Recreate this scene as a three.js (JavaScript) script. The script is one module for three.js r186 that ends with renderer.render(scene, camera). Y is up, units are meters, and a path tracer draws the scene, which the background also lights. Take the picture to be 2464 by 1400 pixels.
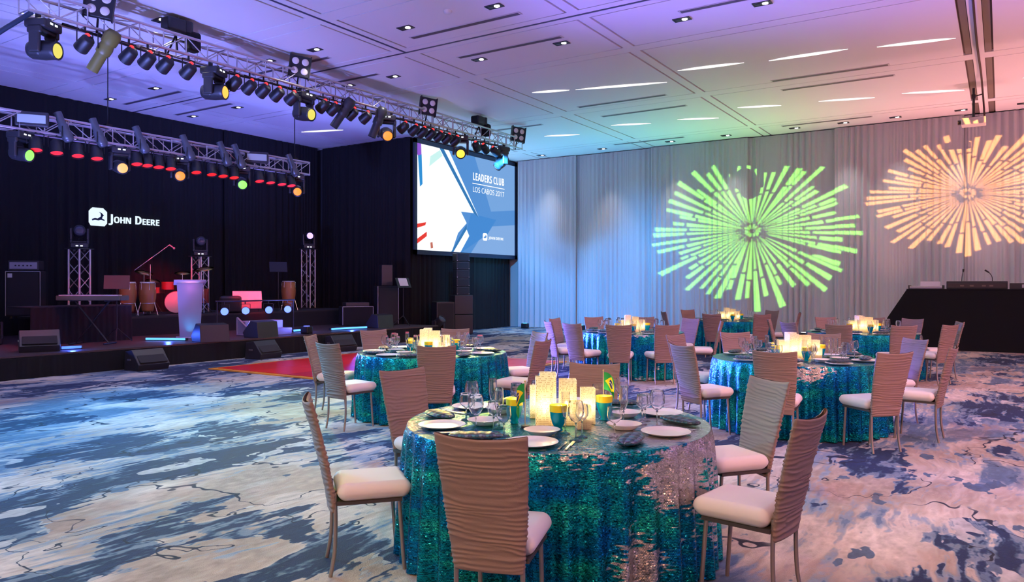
import * as THREE from 'three';
import { RoundedBoxGeometry } from 'three/addons/geometries/RoundedBoxGeometry.js';
import { mergeGeometries, mergeVertices } from 'three/addons/utils/BufferGeometryUtils.js';
import { RectAreaLightUniformsLib } from 'three/addons/lights/RectAreaLightUniformsLib.js';
import { TextGeometry } from 'three/addons/geometries/TextGeometry.js';
import { FontLoader } from 'three/addons/loaders/FontLoader.js';

RectAreaLightUniformsLib.init();
const scene = new THREE.Scene();
scene.background = new THREE.Color(0, 0, 0);

// ---------------------------------------------------------------- camera and exposure
const rad = THREE.MathUtils.degToRad;
const camera = new THREE.PerspectiveCamera(42.07, 2464 / 1400, 0.1, 200);
camera.position.set(0, 1.6, 0);
camera.rotation.set(0, rad(32.894), 0);
camera.setViewOffset(2464, 1400, 0, 15.5, 2464, 1400);
const renderer = new THREE.WebGLRenderer();
renderer.toneMapping = THREE.LinearToneMapping;
renderer.toneMappingExposure = 1.0;
renderer.shadowMap.enabled = true;

// ---------------------------------------------------------------- light levels (each light is made beside its fitting)
const L = {
  downlight: 6.6, downlightStage: 0.5, wallRow: 19, linear: 9, rearAmber: 150, rearPink: 215, rearTeal: 60, rightUp: 165, rearUp: 165,
  curtainUp: 58, stageUp: 40, truss: 260, cyanWash: 215, red: 1.0, gobo: 5000, curtainWash: 165, candle: 0.085, votive: 0.03,
};
const rgb = (r, g, b) => new THREE.Color().setRGB(r, g, b);
const COL = {
  white: rgb(1, 0.95, 0.93), blue: rgb(0.10, 0.22, 1), violet: rgb(0.30, 0.18, 1), violet2: rgb(0.19, 0.20, 1), cyan: rgb(0.08, 0.62, 1), green: rgb(0.30, 1, 0.22), lime: rgb(0.55, 1, 0.16),
  amber: rgb(1, 0.45, 0.22), pink: rgb(1, 0.37, 0.31), orange: rgb(1, 0.42, 0.12), gold: rgb(1, 0.72, 0.15), red: rgb(1, 0.02, 0.015), warm: rgb(1, 0.80, 0.48), teal: rgb(0.25, 0.85, 0.75),
};

// ---------------------------------------------------------------- helpers
let seed = 7;
const rnd = () => { seed = (seed * 1664525 + 1013904223) >>> 0; return seed / 4294967296; };
const rr = (a, b) => a + (b - a) * rnd();
const V = (x, y, z) => new THREE.Vector3(x, y, z);
const PI = Math.PI;
const ORD = ['first', 'second', 'third', 'fourth', 'fifth', 'sixth', 'seventh', 'eighth', 'ninth', 'tenth', 'eleventh', 'twelfth', 'thirteenth', 'fourteenth', 'fifteenth', 'sixteenth', 'seventeenth', 'eighteenth', 'nineteenth', 'twentieth', 'twenty-first', 'twenty-second', 'twenty-third', 'twenty-fourth', 'twenty-fifth'];
const names = new Map();
function numbered(name) { const n = names.get(name) ?? 0; names.set(name, n + 1); return n ? `${name}_${String(n).padStart(3, '0')}` : name; }
function thing(name, label, category, pos = [0, 0, 0], turn = 0, group) {
  const o = new THREE.Group(); o.name = numbered(name); o.position.set(...pos); o.rotation.y = turn; o.userData = { label, category };
  if (group) o.userData.group = group;
  scene.add(o); return o;
}
function part(name, geo, mat, parent) {
  const m = new THREE.Mesh(geo, mat); m.name = name; m.castShadow = m.receiveShadow = true; parent.add(m); return m;
}
function solo(name, geo, mat, label, category, pos = [0, 0, 0], turn = 0, group) {
  const m = part(numbered(name), geo, mat, scene); m.position.set(...pos); m.rotation.y = turn; m.userData = { label, category };
  if (group) m.userData.group = group;
  return m;
}
function struct(name, geo, mat) { const m = part(name, geo, mat, scene); m.userData = { kind: 'structure' }; return m; }
function structGroup(name) { const g = new THREE.Group(); g.name = name; g.userData = { kind: 'structure' }; scene.add(g); return g; }
function copyOf(root, label, pos, turn = 0, group) {
  const c = root.clone(); c.name = numbered(root.name.replace(/_\d{3}$/, '')); c.position.set(...pos); c.rotation.y = turn; c.userData = { ...root.userData, label };
  if (group) c.userData.group = group;
  scene.add(c); return c;
}
const std = (color, roughness = 0.6, metalness = 0, more = {}) => new THREE.MeshStandardMaterial({ color, roughness, metalness, ...more });
const lin = (r, g, b, roughness = 0.6, metalness = 0, more = {}) => std(rgb(r, g, b), roughness, metalness, more);
const glow = (c, k) => new THREE.MeshStandardMaterial({ color: 0x222222, roughness: 0.5, emissive: c, emissiveIntensity: k });
const clean = (g) => { const o = g.index ? g.toNonIndexed() : g; for (const k of Object.keys(o.attributes)) if (!['position', 'normal', 'uv'].includes(k)) o.deleteAttribute(k); return o; };
const merge = (list) => mergeGeometries(list.map(clean));
const at = (g, x, y, z) => g.translate(x, y, z);
const box = (w, h, d, x = 0, y = 0, z = 0) => new THREE.BoxGeometry(w, h, d).translate(x, y, z);
const rbox = (w, h, d, r, x = 0, y = 0, z = 0, s = 2) => new RoundedBoxGeometry(w, h, d, s, r).translate(x, y, z);
const cyl = (r0, r1, h, x = 0, y = 0, z = 0, seg = 16) => new THREE.CylinderGeometry(r0, r1, h, seg).translate(x, y, z);
const lathe = (pts, seg = 20) => new THREE.LatheGeometry(pts.map(([r, y]) => new THREE.Vector2(r, y)), seg);
const UPV = V(0, 1, 0);
function rod(a, b, r, seg = 6, r2 = r) {
  const p = V(...a), q = V(...b), d = q.clone().sub(p);
  const g = new THREE.CylinderGeometry(r2, r, d.length(), seg);
  g.applyQuaternion(new THREE.Quaternion().setFromUnitVectors(UPV, d.clone().normalize()));
  return g.translate(...p.add(q).multiplyScalar(0.5).toArray());
}
const tube = (pts, r, seg = 24, rs = 6) => new THREE.TubeGeometry(new THREE.CatmullRomCurve3(pts.map((p) => V(...p))), seg, r, rs);
function grid(nx, ny, f) { // f(u, v) -> [x, y, z], with uv = (u, v)
  const p = [], t = [], idx = [];
  for (let j = 0; j <= ny; j++) for (let i = 0; i <= nx; i++) { p.push(...f(i / nx, j / ny)); t.push(i / nx, j / ny); }
  for (let j = 0; j < ny; j++) for (let i = 0; i < nx; i++) { const a = j * (nx + 1) + i, b = a + nx + 1; idx.push(a, a + 1, b + 1, a, b + 1, b); }
  const g = new THREE.BufferGeometry();
  g.setAttribute('position', new THREE.Float32BufferAttribute(p, 3)); g.setAttribute('uv', new THREE.Float32BufferAttribute(t, 2)); g.setIndex(idx); g.computeVertexNormals(); return g;
}
function spot(name, color, cd, from, to, half, soft = 2, pen = 0.6) {
  const s = new THREE.SpotLight(color, cd, 0, rad(half), pen, 2); s.name = name; s.position.set(...from); s.target.position.set(...to); s.castShadow = true; s.shadow.radius = soft;
  scene.add(s); scene.add(s.target); return s;
}
function point(name, color, cd, from, soft = 1) { const s = new THREE.PointLight(color, cd, 0, 2); s.name = name; s.position.set(...from); s.castShadow = true; s.shadow.radius = soft; scene.add(s); return s; }
function panel(name, color, nits, w, h, from, to) { const s = new THREE.RectAreaLight(color, nits, w, h); s.name = name; s.position.set(...from); s.lookAt(...to); scene.add(s); return s; }
// a turn that points local +z along a direction
const aim = (o, from, to) => { const m = new THREE.Matrix4().lookAt(V(...to), V(...from), Math.abs(to[1] - from[1]) > 0.98 * V(...to).distanceTo(V(...from)) ? V(0, 0, 1) : UPV); o.quaternion.setFromRotationMatrix(m); };

// periodic value noise for the computed textures
function lattice(nx, ny, s0) { let s = s0 * 2654435761 >>> 0; const a = new Float32Array(nx * ny); for (let i = 0; i < a.length; i++) { s = (s * 1664525 + 1013904223) >>> 0; a[i] = s / 4294967296; } return { nx, ny, a }; }
function sample(l, u, v) {
  const x = (u - Math.floor(u)) * l.nx, y = (v - Math.floor(v)) * l.ny; let x0 = Math.floor(x), y0 = Math.floor(y); const fx = x - x0, fy = y - y0; x0 %= l.nx; y0 %= l.ny;
  const x1 = (x0 + 1) % l.nx, y1 = (y0 + 1) % l.ny, sx = fx * fx * (3 - 2 * fx), sy = fy * fy * (3 - 2 * fy), r0 = y0 * l.nx, r1 = y1 * l.nx;
  return (l.a[r0 + x0] * (1 - sx) + l.a[r0 + x1] * sx) * (1 - sy) + (l.a[r1 + x0] * (1 - sx) + l.a[r1 + x1] * sx) * sy;
}
function fbm(nx, ny, oct, s) { const ls = []; for (let o = 0; o < oct; o++) ls.push(lattice(nx << o, ny << o, s + o * 13)); return (u, v) => { let t = 0, a = 0.5, n = 0; for (const l of ls) { t += a * sample(l, u, v); n += a; a *= 0.55; } return t / n; }; }
const sm = (a, b, x) => { const t = Math.min(1, Math.max(0, (x - a) / (b - a))); return t * t * (3 - 2 * t); };
function dataTex(w, h, f, srgb = true) {
  const d = new Uint8Array(w * h * 4);
  for (let y = 0; y < h; y++) for (let x = 0; x < w; x++) { const c = f((x + 0.5) / w, (y + 0.5) / h, x, y), k = (y * w + x) * 4; d[k] = c[0]; d[k + 1] = c[1]; d[k + 2] = c[2]; d[k + 3] = 255; }
  const t = new THREE.DataTexture(d, w, h, THREE.RGBAFormat); t.wrapS = t.wrapT = THREE.RepeatWrapping; t.magFilter = THREE.LinearFilter; t.minFilter = THREE.LinearMipmapLinearFilter; if (srgb) t.colorSpace = THREE.SRGBColorSpace; t.needsUpdate = true; return t;
}
const mix3 = (a, b, t) => [a[0] + (b[0] - a[0]) * t, a[1] + (b[1] - a[1]) * t, a[2] + (b[2] - a[2]) * t];
const repeat = (t, x, y) => { const c = t.clone(); c.repeat.set(x, y); c.needsUpdate = true; return c; };

// ---------------------------------------------------------------- shared materials
const M = {
  black: lin(0.012, 0.012, 0.014, 0.45), blackRough: lin(0.012, 0.012, 0.015, 0.9), grille: lin(0.02, 0.02, 0.022, 0.8), casing: lin(0.03, 0.03, 0.034, 0.4), steel: lin(0.5, 0.5, 0.52, 0.35, 0.9), truss: lin(0.62, 0.58, 0.60, 0.38, 0.75),
  chrome: lin(0.8, 0.8, 0.82, 0.15, 1), white: lin(0.75, 0.74, 0.72, 0.5), wood: lin(0.42, 0.16, 0.05, 0.35), brass: lin(0.7, 0.5, 0.22, 0.28, 1), skin: lin(0.72, 0.62, 0.5, 0.6), grey: lin(0.25, 0.25, 0.26, 0.6), cable: lin(0.02, 0.04, 0.07, 0.5),
};

// ================================================================ the room
const CH = 6.25, ZF = -24.35, XR = 7, ZB = 7, XL = -19.95;
{
  // carpet: cream ground with grey-blue washes, navy blots with torn edges, pale islands and thin branching lines; repeats every 7.4 m
  const N = 2048, w1 = fbm(9, 6, 5, 11), w2 = fbm(9, 6, 5, 29), dark = fbm(13, 7, 6, 41), big = fbm(4, 3, 3, 47), wash = fbm(11, 6, 5, 57), isle = fbm(34, 18, 4, 71), branch = fbm(13, 10, 4, 83), gate = fbm(7, 7, 3, 97), grain = fbm(180, 90, 3, 103), streak = fbm(150, 14, 3, 117), tone = fbm(14, 9, 4, 131), rust = fbm(10, 6, 4, 151);
  const cream = [198, 189, 178], sand = [164, 150, 137], mist = [120, 138, 156], slate = [66, 92, 120], navy = [22, 42, 78], ink = [16, 26, 50];
  const carpet = dataTex(N, N, (u, v) => {
    const a = w1(u, v) - 0.5, b = w2(u, v) - 0.5, uu = u + a * 0.05, vv = v + b * 0.09, g = grain(u, v) - 0.5, s = streak(uu, vv) - 0.5;
    let c = mix3(cream, sand, sm(0.38, 0.62, tone(uu, vv) + s * 0.5 + g * 0.3));
    const wa = wash(uu, vv) + s * 0.42 + g * 0.22;
    c = mix3(c, mist, 0.9 * sm(0.47, 0.60, wa)); c = mix3(c, slate, 0.7 * sm(0.60, 0.68, wa));
    const d = dark(uu, vv) + (big(u, v) - 0.5) * 0.22, torn = d + g * 0.06 + s * 0.10;
    const inside = sm(0.512, 0.527, torn);
    const deep = mix3(mix3(mist, slate, sm(0.5, 0.56, d + s * 0.4 + g * 0.25)), navy, sm(0.53, 0.61, d + s * 0.45 + g * 0.3));
    c = mix3(c, deep, inside);
    if (inside > 0) { const i = isle(uu, vv); c = mix3(c, mix3(cream, mist, sm(0.62, 0.72, i) * 0.4), inside * sm(0.685, 0.695, i)); }
    else { const i = isle(u + 0.37, v + 0.21); c = mix3(c, slate, sm(0.72, 0.735, i) * 0.9); }
    const br = Math.abs(branch(u + a * 0.07, v + b * 0.07) - 0.5), wdt = 0.0035 + 0.009 * sm(0.45, 0.7, gate(u, v));
    c = mix3(c, ink, (1 - sm(wdt, wdt * 1.7, br)) * sm(0.42, 0.50, gate(u + 0.5, v)) * 0.92);
    c = mix3(c, [150, 112, 98], 0.35 * sm(0.62, 0.75, rust(u, v)) * (1 - inside));
    const k = 1 + g * 0.34 + s * 0.2; return [Math.min(255, c[0] * k), Math.min(255, c[1] * k), Math.min(255, c[2] * k)];
  });
  const pileN = fbm(128, 128, 2, 201), pile = dataTex(256, 256, (u, v) => { const h = 255 * pileN(u, v); return [h, h, h]; }, false);
  const W = XR - XL + 0.6, D = ZB - ZF + 0.6;
  const mat = new THREE.MeshStandardMaterial({ map: repeat(carpet, W / 7.4, D / 7.4), roughness: 0.95, bumpMap: repeat(pile, W / 0.5, D / 0.5), bumpScale: 0.004 });
  const g = new THREE.PlaneGeometry(W, D, 1, 1).rotateX(-PI / 2).translate((XL + XR) / 2, 0, (ZF + ZB) / 2);
  struct('floor', merge([g, box(W, 0.3, D, (XL + XR) / 2, -0.151, (ZF + ZB) / 2)]), mat);
}
const wallMat = lin(0.52, 0.47, 0.44, 0.8), darkWall = lin(0.05, 0.05, 0.055, 0.9);
struct('wall_far', box(XR - XL + 0.6, CH + 0.4, 0.25, (XL + XR) / 2, CH / 2, ZF - 0.125), wallMat);
struct('wall_right', box(0.25, CH + 0.4, ZB - ZF + 0.5, XR + 0.125, CH / 2, (ZF + ZB) / 2), wallMat);
struct('wall_back', box(XR - XL + 0.6, CH + 0.4, 0.25, (XL + XR) / 2, CH / 2, ZB + 0.125), wallMat);
struct('wall_left', box(0.25, CH + 0.4, ZB - ZF + 0.5, XL - 0.125, CH / 2, (ZF + ZB) / 2), darkWall);
struct('wall_stage', box(4.05, CH, 6.0, XL + 2.02, CH / 2, -21.4), darkWall);

// ceiling: panels and flat bands with open joints between them
const XB = [[-18.2, -17.8], [-14.25, -13.9], [-10.23, -9.81], [-6.26, -6.01], [-0.62, -0.15], [4.6, 5.0]];
const ZBD = [[-22.71, -22.4], [-18.3, -17.88], [-14.0, -13.69], [-11.78, -11.38], [-9.5, -9.15], [-6.9, -6.6], [-4.6, -4.3], [-0.4, -0.1], [3.6, 3.9]];
{
  const ceiling = structGroup('ceiling');
  const paint = lin(0.80, 0.78, 0.79, 0.55), jointMat = lin(0.16, 0.11, 0.09, 0.7), trackMat = lin(0.06, 0.06, 0.10, 0.5), slotMat = lin(0.17, 0.13, 0.11, 0.5);
  part('slab', box(XR - XL + 0.6, 0.2, ZB - ZF + 0.6, (XL + XR) / 2, CH + 0.145, (ZF + ZB) / 2), jointMat, ceiling);
  const J = 0.022;
  const xs = [[XL, XB[0][0]], ...XB.map((b, i) => [b[1], i < XB.length - 1 ? XB[i + 1][0] : XR])], zs = [[ZF, ZBD[0][0]], ...ZBD.map((b, i) => [b[1], i < ZBD.length - 1 ? ZBD[i + 1][0] : ZB])];
  const slab = (name, x0, x1, z0, z1, m = paint, y = CH) => part(name, box(x1 - x0, 0.05, z1 - z0, (x0 + x1) / 2, y + 0.025, (z0 + z1) / 2), m, ceiling);
  for (const [x0, x1] of xs) for (const [z0, z1] of zs) slab('panel', x0 + J, x1 - J, z0 + J, z1 - J);
  for (const [z0, z1] of zs) for (const [x0, x1] of XB) {
    if (x0 === -0.62) { slab('metal_strip', x0 + 0.01, x0 + 0.12, z0, z1, slotMat, CH + 0.012); slab('metal_strip', x1 - 0.12, x1 - 0.01, z0, z1, slotMat, CH + 0.012); slab('band', x0 + 0.13, x1 - 0.13, z0 - 0.001, z1 + 0.001); }
    else slab('band', x0 + J, x1 - J, z0 - 0.001, z1 + 0.001);
  }
  for (const [z0, z1] of ZBD) slab('band', XL, XR, z0, z1);
  slab('partition_track', XL, XR, -11.605, -11.555, trackMat, CH - 0.006); slab('partition_track', -10.045, -9.995, -11.58, ZB, trackMat, CH - 0.006);
}
// air slots cut into the panels
{
  const m = lin(0.10, 0.085, 0.10, 0.6), g = merge([box(2.38, 0.012, 0.10)]), gf = merge([box(2.44, 0.008, 0.02, 0, 0, -0.06), box(2.44, 0.008, 0.02, 0, 0, 0.06), box(0.03, 0.008, 0.1, -1.205, 0, 0), box(0.03, 0.008, 0.1, 1.205, 0, 0)]), fm = lin(0.6, 0.58, 0.6, 0.5);
  const rows = [[-17.78, -10.95], [-12.75, -10.95], [-8.13, -10.95], [-3.4, -10.95], [-17.78, -12.4], [-12.75, -12.4], [-8.13, -12.42], [-3.4, -12.4], [-8.1, -17.6], [-3.2, -17.75], [-8.07, -18.93], [-3.2, -18.7], [-12.4, -18.9], [-9.6, -22.95], [-4.2, -22.95]];
  const col = (x) => x < -16 ? 'over the back of the stage' : x < -11 ? 'beyond the front lighting truss' : x < -7 ? 'in the middle bay' : 'in the wide bay before the projector';
  for (const [x, z] of rows) {
    const t = thing('air_vent', `dark ceiling air slot ${col(x)}, ${z < -22 ? 'closest to the white curtain' : z < -18.4 ? 'second line from the curtain' : z < -17 ? 'third line from the curtain' : z < -12 ? 'fourth line from the curtain' : 'farthest line from the curtain'}`, 'air vent', [x, CH - 0.005, z], 0, 'linear slots in the ceiling');
    part('slot', g, m, t); part('frame', gf, fm, t);
  }
}
// recessed twin downlights
const lampWhite = glow(rgb(1, 0.97, 0.95), 6);
{
  const rim = merge([box(0.30, 0.014, 0.02, 0, 0, -0.075), box(0.30, 0.014, 0.02, 0, 0, 0.075), box(0.02, 0.014, 0.15, -0.14, 0, 0), box(0.02, 0.014, 0.15, 0.14, 0, 0)]), well = box(0.27, 0.006, 0.14, 0, 0.003, 0), lens = cyl(0.048, 0.048, 0.012, 0, -0.004, 0, 20);
  const dark = lin(0.03, 0.03, 0.04, 0.4);
  const make = (x, z, label, cd, half) => {
    const t = thing('downlight', label, 'downlight', [x, CH - 0.007, z], 0, 'recessed ceiling downlights');
    part('trim', rim, dark, t); part('well', well, dark, t); const a = part('lamp', lens, lampWhite, t); a.position.x = 0.05; const b = part('lamp', lens, dark, t); b.position.x = -0.07; b.userData.label = 'unlit lamp of the pair';
    spot('downlight_beam', COL.white, cd, [x + 0.05, CH - 0.03, z], [x + 0.05, 0, z], half, 2.5, 0.8);
  };
  const xs = [-18.75, -16.83, -12.79, -11.4, -9.05, -7.11, -4.7, -3.32, 1.2, 3.2];
  for (const z of [-12.75, -10.45]) xs.forEach((x, i) => make(x, z, `twin ceiling downlight, ${ORD[i]} from the stage backdrop, ${z < -12 ? 'beyond' : 'before'} the dark track`, x < -14 ? L.downlightStage : L.downlight, 58));
  [-13.9, -11.47, -9.03, -7.2, -5.15, -3.81, -2.47, -0.9, 0.49, 2.4, 4.4].forEach((x, i) => make(x, -23.42, `small recessed downlight along the white curtain, ${ORD[i]} from the screen`, L.wallRow, 30));
  for (const z of [-7.8, -5.6, -2.2, 1.4, 5]) [-12.4, -8.2, -3.2, 1.6, 5.8].forEach((x, i) => make(x, z, `recessed downlight, ${ORD[i]} from the stage side, in the row ${z === -7.8 ? 'past the front table' : z === -5.6 ? 'over the front table' : z === -2.2 ? 'just ahead of the camera' : z === 1.4 ? 'just behind the camera' : 'along the rear wall'}`, L.downlight * 1.25, 58));
}
// streaks of light on the deep ceiling bays, imitated by glowing pointed strips
{
  const seg = [[-9.53, -15.63, -8.66, -15.91], [-8.52, -15.96, -6.44, -16.51], [-12.01, -20.43, -10.96, -20.8], [-9.56, -20.1, -8.47, -20.47], [-7.66, -20.41, -6.61, -20.84], [-5.90, -15.74, -4.52, -15.93], [-4.05, -16.07, -2.54, -16.12], [-2.04, -16.29, -0.72, -16.51], [-5.81, -19.88, -4.79, -20.26], [-3.89, -20.32, -2.64, -20.67], [-2.03, -20.58, -0.74, -21.04], [-17.9, -15.86, -16.6, -16.33], [0.4, -16.2, 1.8, -16.3], [0.4, -20.5, 1.6, -20.7]];
  const lensMat = glow(rgb(1, 0.98, 0.94), 1.5), frame = lin(0.7, 0.68, 0.68, 0.5);
  const lab = ['first of the near pair beside the middle bay', 'second of the near pair beside the middle bay', 'far one nearest the screen', 'far pair over the green starburst, left', 'far pair over the green starburst, right', 'near row of three in the wide bay, left', 'near row of three in the wide bay, middle', 'near row of three in the wide bay, right', 'far row of three in the wide bay, left', 'far row of three in the wide bay, middle', 'far row of three in the wide bay, right', 'over the corner of the stage', 'near row past the projector bay', 'far row past the projector bay'];
  seg.forEach(([x0, z0, x1, z1], i) => {
    const len = Math.hypot(x1 - x0, z1 - z0), t = thing('ceiling_light_streak', `white glowing light streak on the ceiling, ${lab[i]}`, 'light streak', [(x0 + x1) / 2, CH - 0.008, (z0 + z1) / 2], -Math.atan2(z1 - z0, x1 - x0), 'glowing light streaks');
    const sh = new THREE.Shape(); const w = 0.075; sh.moveTo(-len / 2, 0); sh.quadraticCurveTo(0, w * 2, len / 2, 0); sh.quadraticCurveTo(0, -w * 2, -len / 2, 0);
    part('glow_strip', new THREE.ExtrudeGeometry(sh, { depth: 0.01, bevelEnabled: false, curveSegments: 16 }).rotateX(PI / 2).translate(0, 0.004, 0), lensMat, t);
    part('backplate', box(len + 0.02, 0.006, 0.045, 0, 0.006, 0), frame, t);
    const q = Math.cos(Math.atan2(z1 - z0, x1 - x0));
    const s = new THREE.RectAreaLight(COL.white, L.linear, len * 0.75, 0.10); s.name = 'ceiling_streak_beam'; s.position.set((x0 + x1) / 2, CH - 0.03, (z0 + z1) / 2); s.rotation.order = 'YXZ'; s.rotation.set(-PI / 2, -Math.atan2(z1 - z0, x1 - x0), 0); scene.add(s);
  });
}
// smoke detector in the ceiling
solo('smoke_detector', lathe([[0, -0.05], [0.05, -0.045], [0.07, -0.02], [0.075, 0]], 20), M.white, 'small round smoke detector on the ceiling between two downlights', 'smoke detector', [-7.9, CH, -10.2]);

// ---------------------------------------------------------------- drapes
function drape(name, label, w, h, amp, n, mat, pos, turn, s0, flare = 0.5, group) {
  const a = [], old = seed; seed = s0; for (let i = 0; i < n; i++) a.push([rnd(), rr(0.5, 1.4), rr(0.4, 1.3), rr(-0.02, 0.02)]); const off = [rr(0, 9), rr(0, 9), rr(0, 9)]; seed = old;
  const nx = Math.max(24, Math.round(w / 0.022)), ny = 10;
  const front = grid(nx, ny, (u, v) => {
    const x = (u - 0.5) * w, k = n * u, i = Math.min(n - 1, Math.floor(k)), f = k - i, q = a[i];
    const sway = 0.03 * Math.sin(off[0] + u * 17) * (1 - v);
    const fold = Math.sin(2 * PI * (u * n + 0.3 * Math.sin(off[1] + u * 9) + sway * 4)) * (0.55 + 0.45 * Math.sin(off[2] + u * n * 0.7)) + 0.4 * Math.sin(2 * PI * u * n * 2.3 + off[0]) * Math.sin(u * n * 0.37 + 1);
    return [x + sway * 0.5, v * h, amp * fold * (0.55 + flare * (1 - v))];
  });
  return solo(name, front, mat, label, 'curtain', pos, turn, group);
}
const sheer = new THREE.MeshPhysicalMaterial({ color: rgb(0.51, 0.51, 0.53), roughness: 0.9, sheen: 0.1, side: THREE.DoubleSide });
const blackCloth = lin(0.006, 0.006, 0.008, 0.95, 0, { side: THREE.DoubleSide });
{
  const joins = [-15.08, -13.0, -9.75, -6.9, -3.95, -1.05, 2.0, 5.0], lab = ['beside the projection screen, lit blue', 'second from the screen, lit pale blue', 'behind the left half of the green starburst', 'behind the right half of the green starburst', 'between the two starbursts', 'behind the orange starburst', 'last panel to the right'];
  for (let i = 0; i < 7; i++) { const w = joins[i + 1] - joins[i] + 0.4; drape('white_curtain', `floor-length white pleated drape ${lab[i]}`, w, CH - 0.04, 0.05, Math.round(w * 5.2), sheer, [(joins[i] + joins[i + 1]) / 2, 0.015, -24.02 - (i % 2) * 0.11], 0, 31 + i * 17, 0.5, 'white drapes along the far wall'); }
  const zs = [6.6, 0.4, -3.6, -7.2, -10.8, -14.4, -18.0], bl = ['far behind the camera', 'left of the stage', 'behind the bass amplifier', 'carrying the lit logo', 'behind the drum kit', 'in the corner of the stage'];
  for (let i = 0; i < 6; i++) { const w = zs[i] - zs[i + 1] + 0.1; drape('black_curtain', `black stage backdrop drape ${bl[i]}`, w, CH - 0.03, 0.05, Math.round(w * 3.4), blackCloth, [-19.62 + (i % 2) * 0.05, 0.01, (zs[i] + zs[i + 1]) / 2], PI / 2, 301 + i * 11, 0.3, 'black stage drapes'); }
  drape('black_curtain', 'black drape closing the right end of the stage', 3.9, CH - 0.03, 0.05, 14, blackCloth, [-17.55, 0.01, -18.2], 0, 401, 0.3, 'black stage drapes');
  drape('black_curtain', 'black drape under and behind the projection screen', 5.7, CH - 0.03, 0.05, 22, blackCloth, [-15.68, 0.01, -21.2], PI / 2, 411, 0.3, 'black stage drapes');
}

// ================================================================ lighting rig
function boxTruss(name, label, x, y, z0, z1, s, mat) { // runs along z
  const t = thing(name, label, 'truss', [x, y, z0]), h = s / 2, len = z1 - z0, n = Math.round(Math.abs(len) / 0.42), b = len / n;
  const chord = rod([0, 0, 0], [0, 0, len], 0.024, 8);
  for (const [dx, dy] of [[-h, -h], [h, -h], [-h, h], [h, h]]) { const c = part('chord', chord, mat, t); c.position.set(dx, dy, 0); }
  const up = rod([0, -h, 0], [0, h, 0], 0.012), diaA = rod([0, -h, 0], [0, h, b], 0.010), diaB = rod([0, h, 0], [0, -h, b], 0.010), cross = rod([-h, 0, 0], [h, 0, 0], 0.010), flat = rod([-h, 0, 0], [h, 0, b], 0.009);
  for (let i = 0; i <= n; i++) {
    for (const dx of [-h, h]) { const m = part('upright', up, mat, t); m.position.set(dx, 0, i * b); if (i < n) { const d = part('brace', i % 2 ? diaA : diaB, mat, t); d.position.set(dx, 0, i * b); } }
    if (i % 2 === 0) for (const dy of [-h, h]) { const c = part('crossbar', cross, mat, t); c.position.set(0, dy, i * b); }
    if (i < n) { const f = part('brace', flat, mat, t); f.position.set(0, i % 2 ? h : -h, i * b); }
  }
  return t;
}
boxTruss('lighting_truss', 'long silver box truss hung before the stage, carrying moving heads and blinders', -12, 5.74, -5.41, -18.87, 0.30, M.truss);
boxTruss('lighting_truss', 'lower silver box truss over the stage with red par cans', -14.8, 4.52, -1.5, -13.25, 0.30, M.truss);

const lensOff = lin(0.08, 0.08, 0.10, 0.1, 0.3), redLed = glow(rgb(1, 0.03, 0.03), 2.2), whiteLed = glow(rgb(0.8, 0.85, 1), 2), violetLed = glow(rgb(0.45, 0.3, 1), 2.5);
const mh = {
  base: merge([rbox(0.36, 0.12, 0.30, 0.03, 0, -0.06, 0), box(0.05, 0.08, 0.05, -0.1, 0.03, 0), box(0.05, 0.08, 0.05, 0.1, 0.03, 0)]),
  arm: merge([rbox(0.055, 0.34, 0.15, 0.02, 0, -0.28, 0), rbox(0.06, 0.10, 0.20, 0.025, 0, -0.15, 0)]),
  bridge: rbox(0.36, 0.05, 0.16, 0.02, 0, -0.14, 0),
  head: merge([lathe([[0, -0.19], [0.10, -0.185], [0.125, -0.14], [0.13, 0.02], [0.118, 0.15], [0.122, 0.20], [0.10, 0.205]], 20).rotateX(PI / 2), rbox(0.245, 0.20, 0.20, 0.05, 0, 0, -0.06)]),
  lens: new THREE.SphereGeometry(0.10, 20, 8, 0, PI * 2, 0, PI / 2.4).scale(1, 0.35, 1).rotateX(PI / 2).translate(0, 0, 0.188),
};
function movingHead(label, pos, to, lensMat, { up = false, dots = true, scale = 1, group } = {}) {
  const t = thing('moving_head_light', label, 'stage light', pos, 0, group); t.scale.setScalar(scale);
  const dir = V(...to).sub(V(...pos)); const yaw = Math.atan2(dir.x, dir.z);
  const inner = t; inner.rotation.y = yaw; if (up) { inner.rotation.x = 0; inner.scale.y = -scale; }
  const b = part('base', mh.base, M.casing, t); if (dots) { part('indicator', box(0.05, 0.025, 0.01, -0.05, -0.05, 0.15), whiteLed, b); part('indicator', box(0.05, 0.025, 0.01, 0.04, -0.05, 0.15), whiteLed, b); }
  part('yoke_bridge', mh.bridge, M.casing, t);
  for (const s of [-1, 1]) { const a = part('yoke_arm', mh.arm, M.casing, t); a.position.x = s * 0.165; }
  const h = part('head', mh.head, M.casing, t); h.position.y = -0.38;
  const flat = Math.hypot(dir.x, dir.z), pitch = Math.atan2(-(dir.y + 0.38 * (up ? -1 : 1)), flat) * (up ? -1 : 1); h.rotation.x = Math.max(-1.5, Math.min(1.5, pitch));
  part('lens', mh.lens, lensMat, h);
  const head = V(pos[0], pos[1] - 0.38 * scale * (up ? -1 : 1), pos[2]), d = V(...to).sub(head).normalize();
  return { t, lens: head.clone().addScaledVector(d, 0.27 * scale).toArray() };
}
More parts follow.
